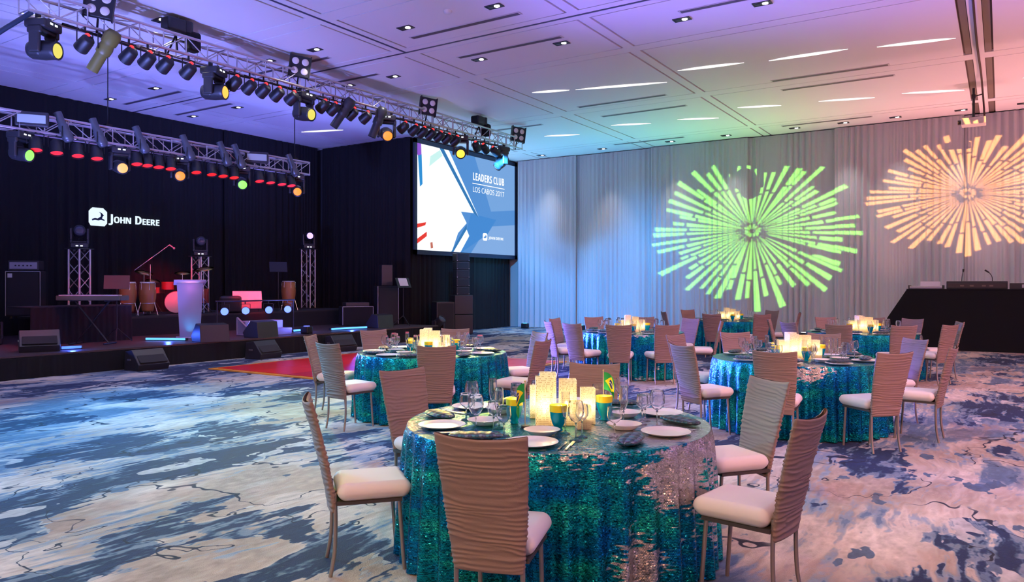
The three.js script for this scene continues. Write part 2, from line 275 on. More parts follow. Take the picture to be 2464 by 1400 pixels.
const parGeo = { can: merge([lathe([[0, -0.12], [0.06, -0.12], [0.085, -0.09], [0.095, 0.0], [0.10, 0.11], [0.094, 0.11], [0.088, 0.02]], 18).rotateX(PI / 2)]), yoke: merge([rod([-0.115, 0, 0], [-0.115, 0.17, 0], 0.008), rod([0.115, 0, 0], [0.115, 0.17, 0], 0.008), rod([-0.115, 0.17, 0], [0.115, 0.17, 0], 0.008), rod([0, 0.17, 0], [0, 0.23, 0], 0.016)]), lens: cyl(0.088, 0.088, 0.01, 0, 0, 0, 20).rotateX(PI / 2).translate(0, 0, 0.085), led: new THREE.SphereGeometry(0.036, 10, 8).translate(0, 0.055, -0.10) };
function parCan(label, pos, to, lensMat, ledMat, group, s = 1) {
  const t = thing('par_can', label, 'stage light', pos, 0, group), d = V(...to).sub(V(...pos)); t.rotation.y = Math.atan2(d.x, d.z); t.scale.setScalar(s);
  part('yoke', parGeo.yoke, M.black, t);
  const c = part('can', parGeo.can, M.black, t); c.rotation.x = Math.atan2(-d.y, Math.hypot(d.x, d.z));
  part('lens', parGeo.lens, lensMat, c); if (ledMat) part('status_light', parGeo.led, ledMat, c);
  return t;
}
const ellGeo = { barrel: lathe([[0.085, 0.36], [0.09, 0.36], [0.088, 0.06], [0.11, 0.04], [0.115, -0.06], [0.10, -0.12], [0.12, -0.14], [0.125, -0.28], [0.09, -0.36], [0, -0.37]], 18).rotateX(PI / 2), yoke: merge([rod([-0.135, 0, 0], [-0.135, 0.24, 0], 0.010), rod([0.135, 0, 0], [0.135, 0.24, 0], 0.010), rod([-0.135, 0.24, 0], [0.135, 0.24, 0], 0.010), rod([0, 0.24, 0], [0, 0.32, 0], 0.02)]), lens: cyl(0.084, 0.084, 0.01, 0, 0, 0, 18).rotateX(PI / 2).translate(0, 0, 0.345) };
function profileSpot(label, pos, to, lensMat, group, body = M.casing, yokeUp = true) {
  const t = thing('profile_spotlight', label, 'stage light', pos, 0, group), d = V(...to).sub(V(...pos)); t.rotation.y = Math.atan2(d.x, d.z);
  const y = part('yoke', ellGeo.yoke, M.black, t); if (!yokeUp) y.rotation.z = PI;
  const c = part('barrel', ellGeo.barrel, body, t); c.rotation.x = Math.atan2(-d.y, Math.hypot(d.x, d.z)); part('lens', ellGeo.lens, lensMat, c); return t;
}
// --- front truss: hanging moving heads
const lensYellow = glow(rgb(0.9, 0.78, 0.12), 1.0), lensAmber = glow(rgb(1, 0.45, 0.06), 1.6), lensHotAmber = glow(rgb(1, 0.24, 0.02), 1.7), lensGold = glow(rgb(1, 0.58, 0.04), 2.0), lensGreen = glow(rgb(0.18, 1, 0.08), 2.4), lensWarm = glow(rgb(1, 0.45, 0.14), 1.5);
{
  const H = [
    [-5.68, 5.42, [-9.2, 4.9, -7.2], lensYellow, 'black moving head with yellow lens at the left end of the front truss'],
    [-8.59, 5.50, [-8.8, 4.9, -10.0], lensAmber, 'black moving head with amber lens, second along the front truss'],
    [-10.69, 5.46, [-9.0, 4.6, -10.9], lensYellow, 'black moving head with open yoke and yellow lens, third along the front truss'],
    [-13.18, 5.42, [-8.2, 3.2, -10.0], lensHotAmber, 'moving head shining orange light beside the dangling profile spotlight'],
    [-16.05, 5.56, [-5.4, 1.2, -7.5], lensGold, 'moving head shining a bright golden beam over the projection screen'],
    [-18.01, 5.46, [-12.5, 4.0, -16.8], lensOff, 'moving head with greenish sheen at the screen end of the front truss'],
  ];
  for (const [z, y, to, m, label] of H) {
    const r = movingHead(label, [-12, 5.52, z], to, m, { scale: 1.12, group: 'moving heads under the front truss' });
    if (m === lensGold) spot('moving_head_beam', COL.gold, L.truss * 0.5, r.lens, to, 16);
    if (m === lensHotAmber) spot('moving_head_beam', COL.orange, L.truss * 0.35, r.lens, [-7, 0, -9.5], 18);
  }
  const curtainPar = (z, i) => { const to = [-14.6 + (i - 21) * 1.9, 1.1 + (i - 21) * 0.3, -24]; parCan(`LED par with added blue curtain beam, ${ORD[i]} from the left under the front truss`, [-11.85, 5.31, z], to, glow(rgb(0.1, 0.45, 1), 2), redLed, 'par cans under the front truss', 1.12); const p = V(-11.85, 5.31, z), d = V(...to).sub(p).normalize(); spot('added_curtain_beam', rgb(0.04, 0.36, 1), L.curtainWash, p.addScaledVector(d, 0.16).toArray(), to, 30, 3, 0.9); };  // pars that hang dark; glow and blue beam added to tint the curtain
  const P = [-6.21, -6.91, -7.23, -7.55, -7.98, -8.92, -9.25, -9.57, -9.9, -10.26, -11.08, -11.37, -11.92, -12.34, -13.6, -13.99, -14.3, -14.62, -14.95, -15.28, -15.63, -16.55, -16.94, -17.44];
  P.forEach((z, i) => i > 20 ? curtainPar(z, i) : parCan(`black LED par with a red status light, ${ORD[i]} from the left under the front truss`, [-11.85, 5.31, z], [-15.6, 3.0, z + 0.4], lensOff, redLed, 'par cans under the front truss', 1.12));
  const yellowBody = lin(0.16, 0.14, 0.03, 0.4);
  profileSpot('yellow-tinted profile spotlight tilted steeply beside the leftmost par of the front truss', [-11.85, 5.27, -6.5], [-12.85, 3.6, -6.0], lensOff, 'profile spotlights on the front truss', yellowBody);
  profileSpot('black profile spotlight dangling from the middle of the front truss', [-11.85, 5.27, -11.64], [-12.75, 3.6, -11.0], lensOff, 'profile spotlights on the front truss');
  profileSpot('larger black profile spotlight pointing down beside the orange moving head', [-11.85, 5.27, -12.72], [-12.45, 3.4, -12.3], lensOff, 'profile spotlights on the front truss');
  // blinders on top
  const lampG = new THREE.SphereGeometry(0.072, 16, 8).scale(1, 1, 0.35), lampM = lin(0.72, 0.62, 0.5, 0.25), B = [[-6.42, 'nearest the left end'], [-10.44, 'above the third moving head'], [-14.49, 'near the projection screen'], [-18.62, 'at the very end by the white curtain']];
  const blade = merge([rbox(0.40, 0.42, 0.10, 0.015), box(0.02, 0.46, 0.14, -0.20, 0, 0), box(0.02, 0.46, 0.14, 0.20, 0, 0), rod([0, -0.2, -0.05], [0, -0.42, -0.12], 0.018)]);
  for (const [z, where] of B) {
    const t = thing('audience_blinder', `four-lamp audience blinder on the front truss, ${where}`, 'stage light', [-11.83, 5.98, z], 0.95, 'blinders on the front truss'); t.position.y = 5.97;
    const c = part('housing', blade, M.black, t); for (const [dx, dy] of [[-0.095, 0.095], [0.095, 0.095], [-0.095, -0.095], [0.095, -0.095]]) { const l = part('lamp', lampG, lampM, t); l.position.set(dx, dy, 0.045); }
    t.rotation.z = -0.12;
  }
  // hoists between truss and ceiling
  for (const [z, where] of [[-7.89, 'left'], [-16.94, 'right']]) {
    const t = thing('chain_hoist', `black chain hoist with chain bag above the ${where} part of the front truss`, 'hoist', [-12, 5.93, z]);
    part('motor', merge([rbox(0.26, 0.24, 0.34, 0.04, 0, 0.14, 0.1), cyl(0.12, 0.12, 0.2, 0, 0.16, -0.14, 14).rotateX(0)]), M.black, t); part('chain_bag', rbox(0.22, 0.34, 0.22, 0.05, 0.02, -0.06, -0.26), M.blackRough, t); part('chain', merge([rod([0, 0.2, 0], [0, 0.32, 0], 0.012)]), M.steel, t); part('strap', merge([rod([0, 0, 0.05], [0.15, -0.34, 0.12], 0.016), rod([0, 0, 0.05], [-0.15, -0.34, 0.12], 0.016)]), M.blackRough, t);
  }
  solo('power_cable', tube([[-11.95, 5.6, -5.5], [-12.05, 5.35, -5.25], [-12.3, 5.05, -4.95], [-12.7, 4.9, -4.6], [-13.2, 5.0, -4.2]], 0.035, 30, 8), M.cable, 'thick blue cable hanging from the left end of the front truss', 'cable');
  solo('power_cable', tube([[-12.1, 5.6, -6], [-12.12, 5.52, -8], [-12.1, 5.57, -10], [-12.12, 5.5, -12], [-12.1, 5.56, -14], [-12.12, 5.52, -16], [-12.1, 5.58, -18.5]], 0.022, 60, 6), M.black, 'black cable run tied along the bottom of the front truss', 'cable');
}
// --- stage truss
{
  const parRed = glow(rgb(1, 0.015, 0.01), 1.35), P = [-6.8, -7.16, -7.54, -7.9, -8.70, -8.92, -9.17, -9.44, -10.04, -10.42, -10.71, -11.0, -11.7, -12.02, -12.36, -12.65];
  P.forEach((z, i) => {
    parCan(`par can shining red, ${ORD[i]} from the left under the stage truss`, [-14.65, 4.13, z], [-14.3, 3.05, z + 0.1], parRed, null, 'red par cans under the stage truss', 1.15);
    const sp = { 12: [[-17.2, 1.25, -13.35], 190, 10], 8: [[-18, 1.9, -11.6], 150, 13], 4: [[-17.2, 1.2, -9.2], 40, 14] }[i];
    if (sp) spot('red_par_beam', COL.red, L.red * sp[1], [-14.62, 3.93, z], sp[0], sp[2]); else spot('red_par_beam', COL.red, L.red * 6, [-14.6, 3.97, z], [-15.6, 0.4, z], 24);
  });
  const Hd = [
    [-6.62, lensGreen, 'dim moving head with a green glint at the far left of the stage truss', [-13.2, 3.6, -7.2], 0.2, COL.green],
    [-8.44, lensWarm, 'moving head with small warm lens, second along the stage truss', [-13.0, 3.5, -8.0], 0.15, COL.orange],
    [-9.76, lensHotAmber, 'moving head shining orange, third along the stage truss', [-8, 2.0, -5.6], 0.2, COL.orange],
    [-11.33, lensGreen, 'moving head shining bright green towards the room', [-6.2, 0.8, -6.2], 0.65, COL.green],
    [-12.97, lensHotAmber, 'moving head shining intense orange at the end of the stage truss', [-5.6, 0.8, -6.0], 0.55, COL.orange],
  ];
  for (const [z, m, label, to, k, c] of Hd) { const r = movingHead(label, [-14.8, 4.33, z], to, m, { group: 'moving heads under the stage truss' }); spot('stage_moving_head_beam', c, L.truss * k, r.lens, to, 17); }
  [[-5.6, 'nearest the frame edge'], [-4.2, 'middle one'], [-2.8, 'leftmost']].forEach(([z, w], i) => { const to = [-8.2 + i * 1.5, 0, -6.6 + i * 1.9], p = V(-14.65, 4.13, z), d = V(...to).sub(p).normalize(); parCan(`added cyan wash par at the off-side end of the stage truss, ${w}`, p.toArray(), to, glow(COL.cyan, 2.5), null, 'added cyan wash pars', 1.15); spot('added_cyan_beam', rgb(0.10, 0.55, 1), L.cyanWash, p.addScaledVector(d, 0.17).toArray(), to, 25, 3, 0.95); });  // unseen pars, added to tint the left carpet and chairs cyan
  const spotGrey = lin(0.10, 0.11, 0.12, 0.35, 0.4);
  [-7.26, -7.9, -8.76, -9.8, -10.71, -11.09, -12.65].forEach((z, i) => profileSpot(`grey profile spotlight leaning on the stage truss, ${ORD[i]} from the left`, [-14.6, 4.52, z], [-14.95, 6.0, z + 0.45], lensOff, 'profile spotlights on the stage truss', spotGrey, false).scale.setScalar(0.78));
  const face = lin(0.42, 0.5, 0.44, 0.4);
  [[-6.71, 'left'], [-11.58, 'right']].forEach(([z, w]) => { const t = thing('strobe_panel', `rectangular strobe with pale green face on the ${w} part of the stage truss`, 'stage light', [-14.58, 4.56, z], 0.98); part('housing', rbox(0.52, 0.26, 0.10, 0.02), M.casing, t); part('face', rbox(0.44, 0.15, 0.02, 0.008, 0, 0, 0.055), face, t); });
  for (const z of [-3, -8.2, -12.9]) solo('truss_hanger', merge([rod([-14.8, 4.67, z], [-14.8, CH, z], 0.012), box(0.12, 0.08, 0.12, -14.8, 4.72, z)]), M.black, `black steel hanger holding up the ${z === -3 ? 'off-side part' : z === -8.2 ? 'middle' : 'right end'} of the stage truss`, 'hanger', [0, 0, 0], 0, 'hangers of the stage truss');
}
// --- added uplights along the white curtain foot, tinting drape and ceiling
const upGeo = { body: merge([rbox(0.24, 0.17, 0.20, 0.03, 0, 0.10, 0), box(0.28, 0.02, 0.12, 0, 0.01, 0)]), lens: cyl(0.075, 0.075, 0.012, 0, 0.188, 0, 18) };
function uplight(label, pos, color, cd, to, half, group, lensK = 3) {
  const t = thing('added_uplight', label, 'uplight', pos, 0, group); part('housing', upGeo.body, M.black, t); part('lens', upGeo.lens, glow(color, lensK), t);
  spot('added_uplight_beam', color, cd, [pos[0], pos[1] + 0.21, pos[2]], to, half, 3, 0.9);
}
[[-14.6, COL.cyan, 0.7, 'blue', 'beside the screen'], [-12.3, COL.cyan, 0.8, 'sky blue', 'in the blue-lit part of the curtain'], [-9.8, COL.cyan, 0.7, 'pale blue', 'left of the green starburst'], [-7.3, COL.green, 1.0, 'green', 'under the green starburst'], [-4.9, COL.white, 0.35, 'white', 'between the starbursts'], [-2.6, COL.pink, 0.8, 'pink', 'behind the black-draped desk'], [-0.4, rgb(1, 0.42, 0.5), 0.8, 'rose', 'behind the mixing console'], [1.8, rgb(1, 0.42, 0.5), 0.7, 'rose', 'past the end of the desk']].forEach(([x, c, k, cn, w]) => uplight(`small ${cn} added uplight at the curtain foot ${w}`, [x, 0, -23.45], c, L.curtainUp * k, [x, 6, -21.2], 44, 'added uplights along the curtain'));
[[-21, 'near the far corner'], [-16, 'level with the back tables'], [-11, 'level with the middle tables'], [-5, 'level with the front table'], [1, 'behind the camera']].forEach(([z, w]) => uplight(`pink uplight added along the right-hand wall ${w}`, [6.3, 0, z], COL.pink, L.rightUp, [3.5, 6, z], 50, 'added uplights along the right wall'));  // unseen lamps, added to tint the ceiling pink
[[-14, 'on the stage side'], [-7, 'in the middle'], [1, 'by the corner']].forEach(([x, w]) => uplight(`unseen uplight added along the rear wall ${w}`, [x, 0, 6.3], x < -10 ? COL.violet2 : x < -3 ? rgb(1, 0.74, 0.86) : COL.amber, L.rearUp, [x, 6, 4], 50, 'added uplights along the rear wall'));  // lamps added behind the view to brighten the ceiling
[[-3.4, 'nearer the stage truss'], [1.2, 'level with the camera']].forEach(([z, w]) => uplight(`violet uplight added on the carpet before the stage, ${w}`, [-10.4 - z * 0.2, 0, z], rgb(0.20, 0.25, 1), L.stageUp * 6, [-12.6, 6, z - 5.5], 46, 'added violet uplights by the stage'));  // out-of-view lamps, added to turn the stage-side ceiling blue
uplight('violet uplight added on the carpet before the stage, aimed over the truss', [-9.6, 0, -1.2], rgb(0.22, 0.26, 1), L.stageUp * 13, [-15.2, CH, -12.5], 24, 'added violet uplights by the stage');  // third added lamp, for the ceiling over the stage
// unseen wash lights added on the rear and right walls to tint chairs and cloths
function washer(label, pos, to, color, cd, half) { parCan(label, pos, to, glow(color, 4), null, 'added wall wash lights', 1.6); const d = V(...to).sub(V(...pos)).normalize(); spot('added_wash_beam', color, cd, V(...pos).addScaledVector(d, 0.24).toArray(), to, half, 6, 0.9); }
washer('added amber wash light high on the rear wall', [0.5, 5.2, 6.5], [-3.5, 0.5, -6], COL.amber, L.rearAmber, 30);
washer('added teal wash light high on the rear wall', [-8.5, 5.2, 6.5], [-3.4, 0.4, -6], rgb(0.12, 1, 0.72), L.rearTeal, 24);
washer('added pink wash light high on the right-hand wall near the camera', [6.6, 5.2, -3.5], [-1.5, 0.5, -9], COL.pink, L.rearPink, 30);
washer('added pink wash light high on the right-hand wall near the desk', [6.6, 5.2, -12], [-3, 0.5, -14], COL.pink, L.rearPink * 0.6, 28);
// --- gobo projectors: lamp, lens tube and a cut steel pattern plate that throws a starburst on the drapes
function goboPlate(sx, sy, s0, n) {
  const old = seed; seed = s0; const sh = new THREE.Shape(); sh.absarc(0, 0, 1.5, 0, PI * 2, false);
  const pt = (r, a, w) => new THREE.Vector2((r * Math.cos(a) - w * Math.sin(a)) * sx, (r * Math.sin(a) + w * Math.cos(a)) * sy);
  const ray = (a, r0, r1, w0, w1) => { const h = new THREE.Path(); const p = [pt(r0, a, -w0), pt(r1, a, -w1), pt(r1 + 0.012, a, w1), pt(r0, a, w0)]; h.moveTo(p[0].x, p[0].y); for (const q of p.slice(1)) h.lineTo(q.x, q.y); h.closePath(); sh.holes.push(h); };
  for (let i = 0; i < n; i++) {
    const a = (i + rr(-0.22, 0.22)) / n * PI * 2, end = rr(0.70, 1.0), k = PI / n;
    const cut = rr(0.40, 0.62), w = (r) => r * k * rr(0.42, 0.70);
    ray(a, rr(0.09, 0.17), cut, 0.1 * k * 0.42, w(cut)); ray(a + rr(-0.012, 0.012), cut + 0.03, end, w(cut + 0.03), w(end) * 0.85);
  }
  for (let i = 0; i < 14; i++) { const a = (i + rr(-0.2, 0.2)) / 14 * PI * 2; ray(a, 0.03, rr(0.06, 0.08), 0.003, 0.010); }
  seed = old; return new THREE.ExtrudeGeometry(sh, { depth: 0.02, bevelEnabled: false, curveSegments: 48 });
}
function goboProjector(label, from, to, color, rw, rh, s0, n) {
  const t = thing('gobo_projector', label, 'projector', from); aim(t, from, to);
  const D = V(...from).distanceTo(V(...to)), f = 0.6, k = f * rw / D;
  part('body', merge([rbox(0.26, 0.26, 0.4, 0.03, 0, 0, -0.22)]), M.casing, t);
  part('lens_tube', merge([new THREE.CylinderGeometry(0.15, 0.15, 0.74, 24, 1, true).rotateX(PI / 2).translate(0, 0, 0.31)]), M.black, t);
  const p = part('pattern_plate', goboPlate(1, rh / rw, s0, n), M.steel, t); p.scale.set(k, k, k * 0.3); p.position.z = f;
  const rim = part('plate_holder', new THREE.RingGeometry(k * 1.2, 0.149, 40), M.black, t); rim.position.z = f - 0.002;
  part('clamp', merge([rod([0, 0.1, -0.2], [0, 0.32, -0.2], 0.02)]), M.steel, t);
  spot('gobo_beam', color, L.gobo, from, to, THREE.MathUtils.radToDeg(Math.atan(rw * 1.32 / D)), 0.03, 0.02);
}
goboProjector('profile projector throwing the green starburst onto the white curtain', [0.6, 5.75, 1.5], [-6.55, 3.3, -24], rgb(0.30, 1, 0.10), 3.35, 2.5, 9001, 58);
goboProjector('profile projector throwing the orange starburst onto the white curtain', [2.4, 5.75, -1.0], [-0.75, 4.1, -24], rgb(1, 0.36, 0.09), 2.6, 1.75, 9002, 56);
// a hanging moving head whose shadow falls into the green starburst
movingHead('moving head hung from the ceiling in the path of the green starburst', [-2.3, 5.76, -8.6], [-2.3, 3.2, -12], lensOff, { dots: false });
solo('hanging_pipe', rod([-2.3, 5.76, -8.6], [-2.3, CH, -8.6], 0.025), M.black, 'short black pipe holding the lone moving head under the ceiling', 'pipe');

// ================================================================ stage
const SY = 0.4;
solo('stage_deck', box(5.7, 0.03, 21, -16.75, SY - 0.015, -7.0), lin(0.08, 0.05, 0.05, 0.4), 'low dark stage deck along the left side of the room', 'stage');
drape('stage_skirt', 'black pleated skirt hanging along the stage front', 21, SY - 0.035, 0.012, 90, blackCloth, [-13.88, 0.002, -7.0], PI / 2, 511, 0.3).userData.category = 'skirt';
drape('stage_skirt', 'black skirt across the right end of the stage', 5.6, SY - 0.035, 0.012, 24, blackCloth, [-16.7, 0.002, -17.5], 0, 517, 0.3).userData.category = 'skirt';
{ const t = thing('drum_riser', 'black carpeted riser at the back of the stage under the congas and drums', 'riser', [-18.15, SY, -12.9]); part('deck', box(2.5, 0.04, 8.6, 0, 0.43, 0), lin(0.03, 0.028, 0.03, 0.8), t); part('fascia', box(0.03, 0.41, 8.6, 1.235, 0.205, 0), M.blackRough, t); part('end_panel', box(2.4, 0.41, 0.03, 0, 0.205, 4.285), M.blackRough, t); part('end_panel', box(2.4, 0.41, 0.03, 0, 0.205, -4.285), M.blackRough, t); }
const RY = SY + 0.45;
// black-skirted riser for the keyboards
{ const t = thing('skirted_table', 'black-skirted table behind the keyboard on stage', 'table', [-16.35, SY, -8.3]); part('top', rbox(0.95, 0.03, 2.05, 0.01, 0, 0.745, 0), M.blackRough, t); const g = grid(160, 4, (u, v) => { const per = u * 6, a = 0.012 * Math.sin(u * 150); let x, z; const w = 0.47, d = 1.02; const k = (per % 6) / 6 * 2 * (2 * w + 2 * d) / 2; let s = k; if (s < 2 * d) { x = w + a; z = d - s; } else if ((s -= 2 * d) < 2 * w) { x = w - s; z = -d - a; } else if ((s -= 2 * w) < 2 * d) { x = -w - a; z = -d + s; } else { s -= 2 * d; x = -w + s; z = d + a; } return [x * (1 + 0.02 * (1 - v)), v * 0.745, z * (1 + 0.01 * (1 - v))]; }); part('skirt', g, blackCloth, t); }
// wedge monitors
{
  const sh = new THREE.Shape(); sh.moveTo(-0.22, 0); sh.lineTo(0.2, 0); sh.lineTo(0.24, 0.10); sh.lineTo(0.02, 0.36); sh.lineTo(-0.18, 0.33); sh.closePath();
  const body = new THREE.ExtrudeGeometry(sh, { depth: 0.6, bevelEnabled: true, bevelSize: 0.012, bevelThickness: 0.012, bevelSegments: 2 }).translate(0, 0.012, -0.3);
  const gr = rbox(0.54, 0.30, 0.02, 0.008).rotateX(0).translate(0, 0, 0); const knob = merge([cyl(0.012, 0.012, 0.02, -0.22, 0, 0, 10), cyl(0.012, 0.012, 0.02, 0.22, 0, 0, 10)]);
  const W = [[[-14.53, SY, -6.81], -0.4, 'on the stage edge left of the blue light bar'], [[-14.05, SY, -9.98], PI - 0.2, 'on the stage edge just right of the lectern'], [[-14.55, SY, -15.72], PI, 'at the right end of the stage, greenish'], [[-13.55, 0, -8.25], 0, 'on the carpet before the left part of the stage'], [[-13.5, 0, -10.9], 0.1, 'on the carpet right of the lectern'], [[-13.4, 0, -13.1], -0.15, 'on the carpet beside the red dance floor'], [[-14.2, SY, -11.4], PI + 0.1, 'on the stage edge beside the small stairs']];
  for (const [p, a, w] of W) { const t = thing('floor_monitor', `black wedge monitor speaker ${w}`, 'speaker', p, a, 'wedge monitors'); part('cabinet', body, M.casing, t); const g = part('grille', gr, M.grille, t); g.rotation.set(0, PI / 2, 0.86 * 0); g.position.set(0.14, 0.245, 0); g.rotation.order = 'YXZ'; g.rotation.set(-0.87, PI / 2, 0); const k = part('handle', box(0.1, 0.03, 0.02), M.steel, t); k.position.set(-0.05, 0.2, 0.315); }
}
// LED bars glowing blue
const barBlue = glow(rgb(0.06, 0.16, 1), 2.2), barCyan = glow(rgb(0.08, 0.34, 1), 2.4);
function ledBar(label, a, b, mat, cd) {
  const t = thing('led_bar', label, 'led bar', [(a[0] + b[0]) / 2, SY, (a[2] + b[2]) / 2]), len = Math.hypot(b[0] - a[0], b[2] - a[2]); t.rotation.y = -Math.atan2(b[2] - a[2], b[0] - a[0]);
  part('housing', rbox(len, 0.06, 0.08, 0.012, 0, 0.035, -0.03), M.casing, t); part('lens_strip', rbox(len - 0.04, 0.045, 0.03, 0.01, 0, 0.04, 0.025), mat, t);
  point('led_bar_glow', rgb(0.05, 0.12, 1), 1.1, [(a[0] + b[0]) / 2 + 0.16, SY + 0.12, (a[2] + b[2]) / 2 + 0.05], 2);
  for (const f of [0.2, 0.5, 0.8]) spot('led_bar_beam', COL.violet2, cd * 1.5 / 3, [a[0] + (b[0] - a[0]) * f + 0.05, SY + 0.10, a[2] + (b[2] - a[2]) * f], [a[0] + (b[0] - a[0]) * f - 2.0, 6, a[2] + (b[2] - a[2]) * f], 44, 2, 0.95);
}
ledBar('glowing blue LED bar on stage before the lectern', [-15.4, SY, -9.35], [-14.55, SY, -9.75], barCyan, L.stageUp * 0.3);
ledBar('short glowing blue LED bar at the left of the stage', [-14.5, SY, -7.15], [-14.4, SY, -7.5], barBlue, L.stageUp);
ledBar('glowing blue LED bar right of the blue pars', [-14.7, SY, -14.0], [-14.55, SY, -15.2], barCyan, L.stageUp);
ledBar('short glowing blue LED bar right of the small stairs', [-15.0, SY, -13.0], [-14.95, SY, -13.6], barCyan, L.stageUp);
// stairs lit blue with four blue pars above
{
  const t = thing('stage_stairs', 'small blue-lit steps at the front of the stage', 'stairs', [-14.75, SY, -11.95], 0.0); const m = lin(0.25, 0.27, 0.32, 0.5);
  part('side_rail', merge([rod([0.35, 0.02, 0.55], [-0.3, 0.42, 0.55], 0.025), rod([0.35, 0.02, 0.55], [-0.3, 0.02, 0.55], 0.025), rod([-0.3, 0.02, 0.55], [-0.3, 0.42, 0.55], 0.025)]), m, t); part('step', rbox(0.34, 0.16, 1.1, 0.015, 0.15, 0.08, 0), m, t); part('step', rbox(0.34, 0.34, 1.1, 0.015, -0.18, 0.17, 0), m, t);
  const bl = glow(rgb(0.10, 0.18, 1), 3);
  [[-11.45], [-12.05], [-12.75], [-13.35]].forEach(([z], i) => { parCan(`par can shining bright blue, ${ORD[i]} of the row behind the small stairs`, [-15.6, SY + 0.55, z], [-10, 1.6, z + 3.5], bl, null, 'blue pars on stage', 1.0); spot('blue_par_beam', rgb(0.19, 0.16, 1), L.truss * 2.4, [-15.48, SY + 0.56, z + 0.08], [-5, 2.6, z + 1.6], 26, 3, 0.9); });
  solo('par_bar', merge([rod([-15.6, SY + 0.80, -11.2], [-15.6, SY + 0.80, -13.6], 0.02, 8), rod([-15.6, SY, -11.25], [-15.6, SY + 0.8, -11.25], 0.018, 8), rod([-15.6, SY, -13.55], [-15.6, SY + 0.8, -13.55], 0.018, 8), box(0.4, 0.02, 0.1, -15.6, SY + 0.01, -11.25), box(0.4, 0.02, 0.1, -15.6, SY + 0.01, -13.55)]), M.black, 'low black frame carrying the four blue pars', 'stand');
}
// truss towers with moving heads on top
function tower(label, x, z, h, y0) {
  const t = thing('truss_tower', label, 'truss', [x, y0, z], 0.3, 'truss towers on stage'); const s = 0.15; const chord = rod([0, 0, 0], [0, h, 0], 0.024, 8);
  part('base_plate', rbox(0.55, 0.02, 0.55, 0.005, 0, 0.011, 0), M.casing, t); part('top_plate', rbox(0.42, 0.02, 0.42, 0.005, 0, h + 0.011, 0), M.casing, t);
  for (const [a, b] of [[-s, -s], [s, -s], [-s, s], [s, s]]) { const c = part('chord', chord, M.truss, t); c.position.set(a, 0.02, b); c.scale.y = (h - 0.02) / h; }
  const n = Math.round(h / 0.33), d = h / n; for (let i = 0; i < n; i++) for (let f = 0; f < 4; f++) { const m = part('brace', rod([-s, i * d + 0.03, s], [s, Math.min(h, (i + 1) * d), s], 0.010), M.truss, t); m.rotation.y = f * PI / 2; if (i % 2) m.scale.x = -1; }
}
[[-17.6, -9.1, 1.55, SY + 0.45, 'left', 'behind the keyboard'], [-18.2, -12.6, 1.5, RY, 'middle', 'behind the drum kit'], [-18.3, -16.5, 1.85, RY, 'right', 'beside the single conga']].forEach(([x, z, h, y, n, w], i) => {
  const yb = i === 0 ? RY : y; tower(`silver truss tower ${w}`, x, z, h, yb);
  movingHead(`moving head standing on the truss tower ${w}`, [x, yb + h + 0.025, z], [x + 3, yb + h + 0.7, z + 1.5], i === 2 ? violetLed : lensOff, { up: true });
});
// bass amplifier
{
  const t = thing('bass_amplifier', 'tall black bass cabinet with amplifier head at the left of the stage', 'amplifier', [-18.3, RY, -8.3], 0.85);
  part('cabinet', rbox(0.68, 1.0, 0.42, 0.02, 0, 0.55, 0), M.blackRough, t); part('grille', box(0.62, 0.93, 0.01, 0, 0.55, 0.212), M.grille, t);
  part('edge_trim', merge([rod([-0.335, 0.06, 0.212], [-0.335, 1.04, 0.212], 0.008), rod([0.335, 0.06, 0.212], [0.335, 1.04, 0.212], 0.008), rod([-0.335, 1.04, 0.212], [0.335, 1.04, 0.212], 0.008)]), M.steel, t); part('badge', box(0.09, 0.09, 0.012, -0.25, 0.95, 0.216), M.white, t);
  const h = part('head', rbox(0.60, 0.22, 0.36, 0.015, 0, 1.17, 0), M.casing, t); part('faceplate', rbox(0.54, 0.15, 0.012, 0.005, 0, 1.17, 0.18), lin(0.3, 0.3, 0.36, 0.4, 0.5), h); part('knob', merge([-0.15, -0.08, 0, 0.08, 0.15].map((x) => cyl(0.015, 0.015, 0.02, 0, 0, 0, 10).rotateX(PI / 2).translate(x, 1.17, 0.195))), M.black, h).userData.kind = 'stuff';
  for (const [a, b] of [[-0.25, -0.15], [0.25, -0.15], [-0.25, 0.15], [0.25, 0.15]]) { const c = part('caster', cyl(0.03, 0.03, 0.05, 0, 0.026, 0, 10), M.black, t); c.position.set(a, 0, b); }
}
// keyboard on a folding stand
{
  const t = thing('keyboard_piano', 'electronic keyboard standing on a black crossed stand', 'keyboard', [-15.35, SY, -8.2], 0.55);
  part('body', rbox(1.3, 0.10, 0.36, 0.02, 0, 0.93, 0), lin(0.09, 0.08, 0.045, 0.4), t); part('panel', box(1.24, 0.006, 0.15, 0, 0.982, -0.08), lin(0.12, 0.11, 0.07, 0.4), t);
  const wk = part('keybed', box(1.2, 0.016, 0.15, 0, 0.985, 0.08), M.white, t); const bk = []; for (let i = 0; i < 35; i++) if (![2, 6].includes(i % 7)) bk.push(box(0.016, 0.012, 0.09, -0.583 + i * 0.0343, 0.997, 0.05)); const b = part('black_keys', merge(bk), M.black, wk); b.name = 'black_key_set'; b.userData.kind = 'stuff';
  part('stand', merge([rod([-0.35, 0.02, 0], [0.35, 0.88, 0], 0.018), rod([0.35, 0.02, 0.04], [-0.35, 0.88, 0.04], 0.018), rod([-0.35, 0.02, -0.22], [-0.35, 0.02, 0.22], 0.018), rod([0.35, 0.02, -0.22], [0.35, 0.02, 0.22], 0.018), rod([-0.35, 0.88, -0.18], [-0.35, 0.88, 0.18], 0.018), rod([0.35, 0.88, -0.18], [0.35, 0.88, 0.18], 0.018)]), M.black, t);
}
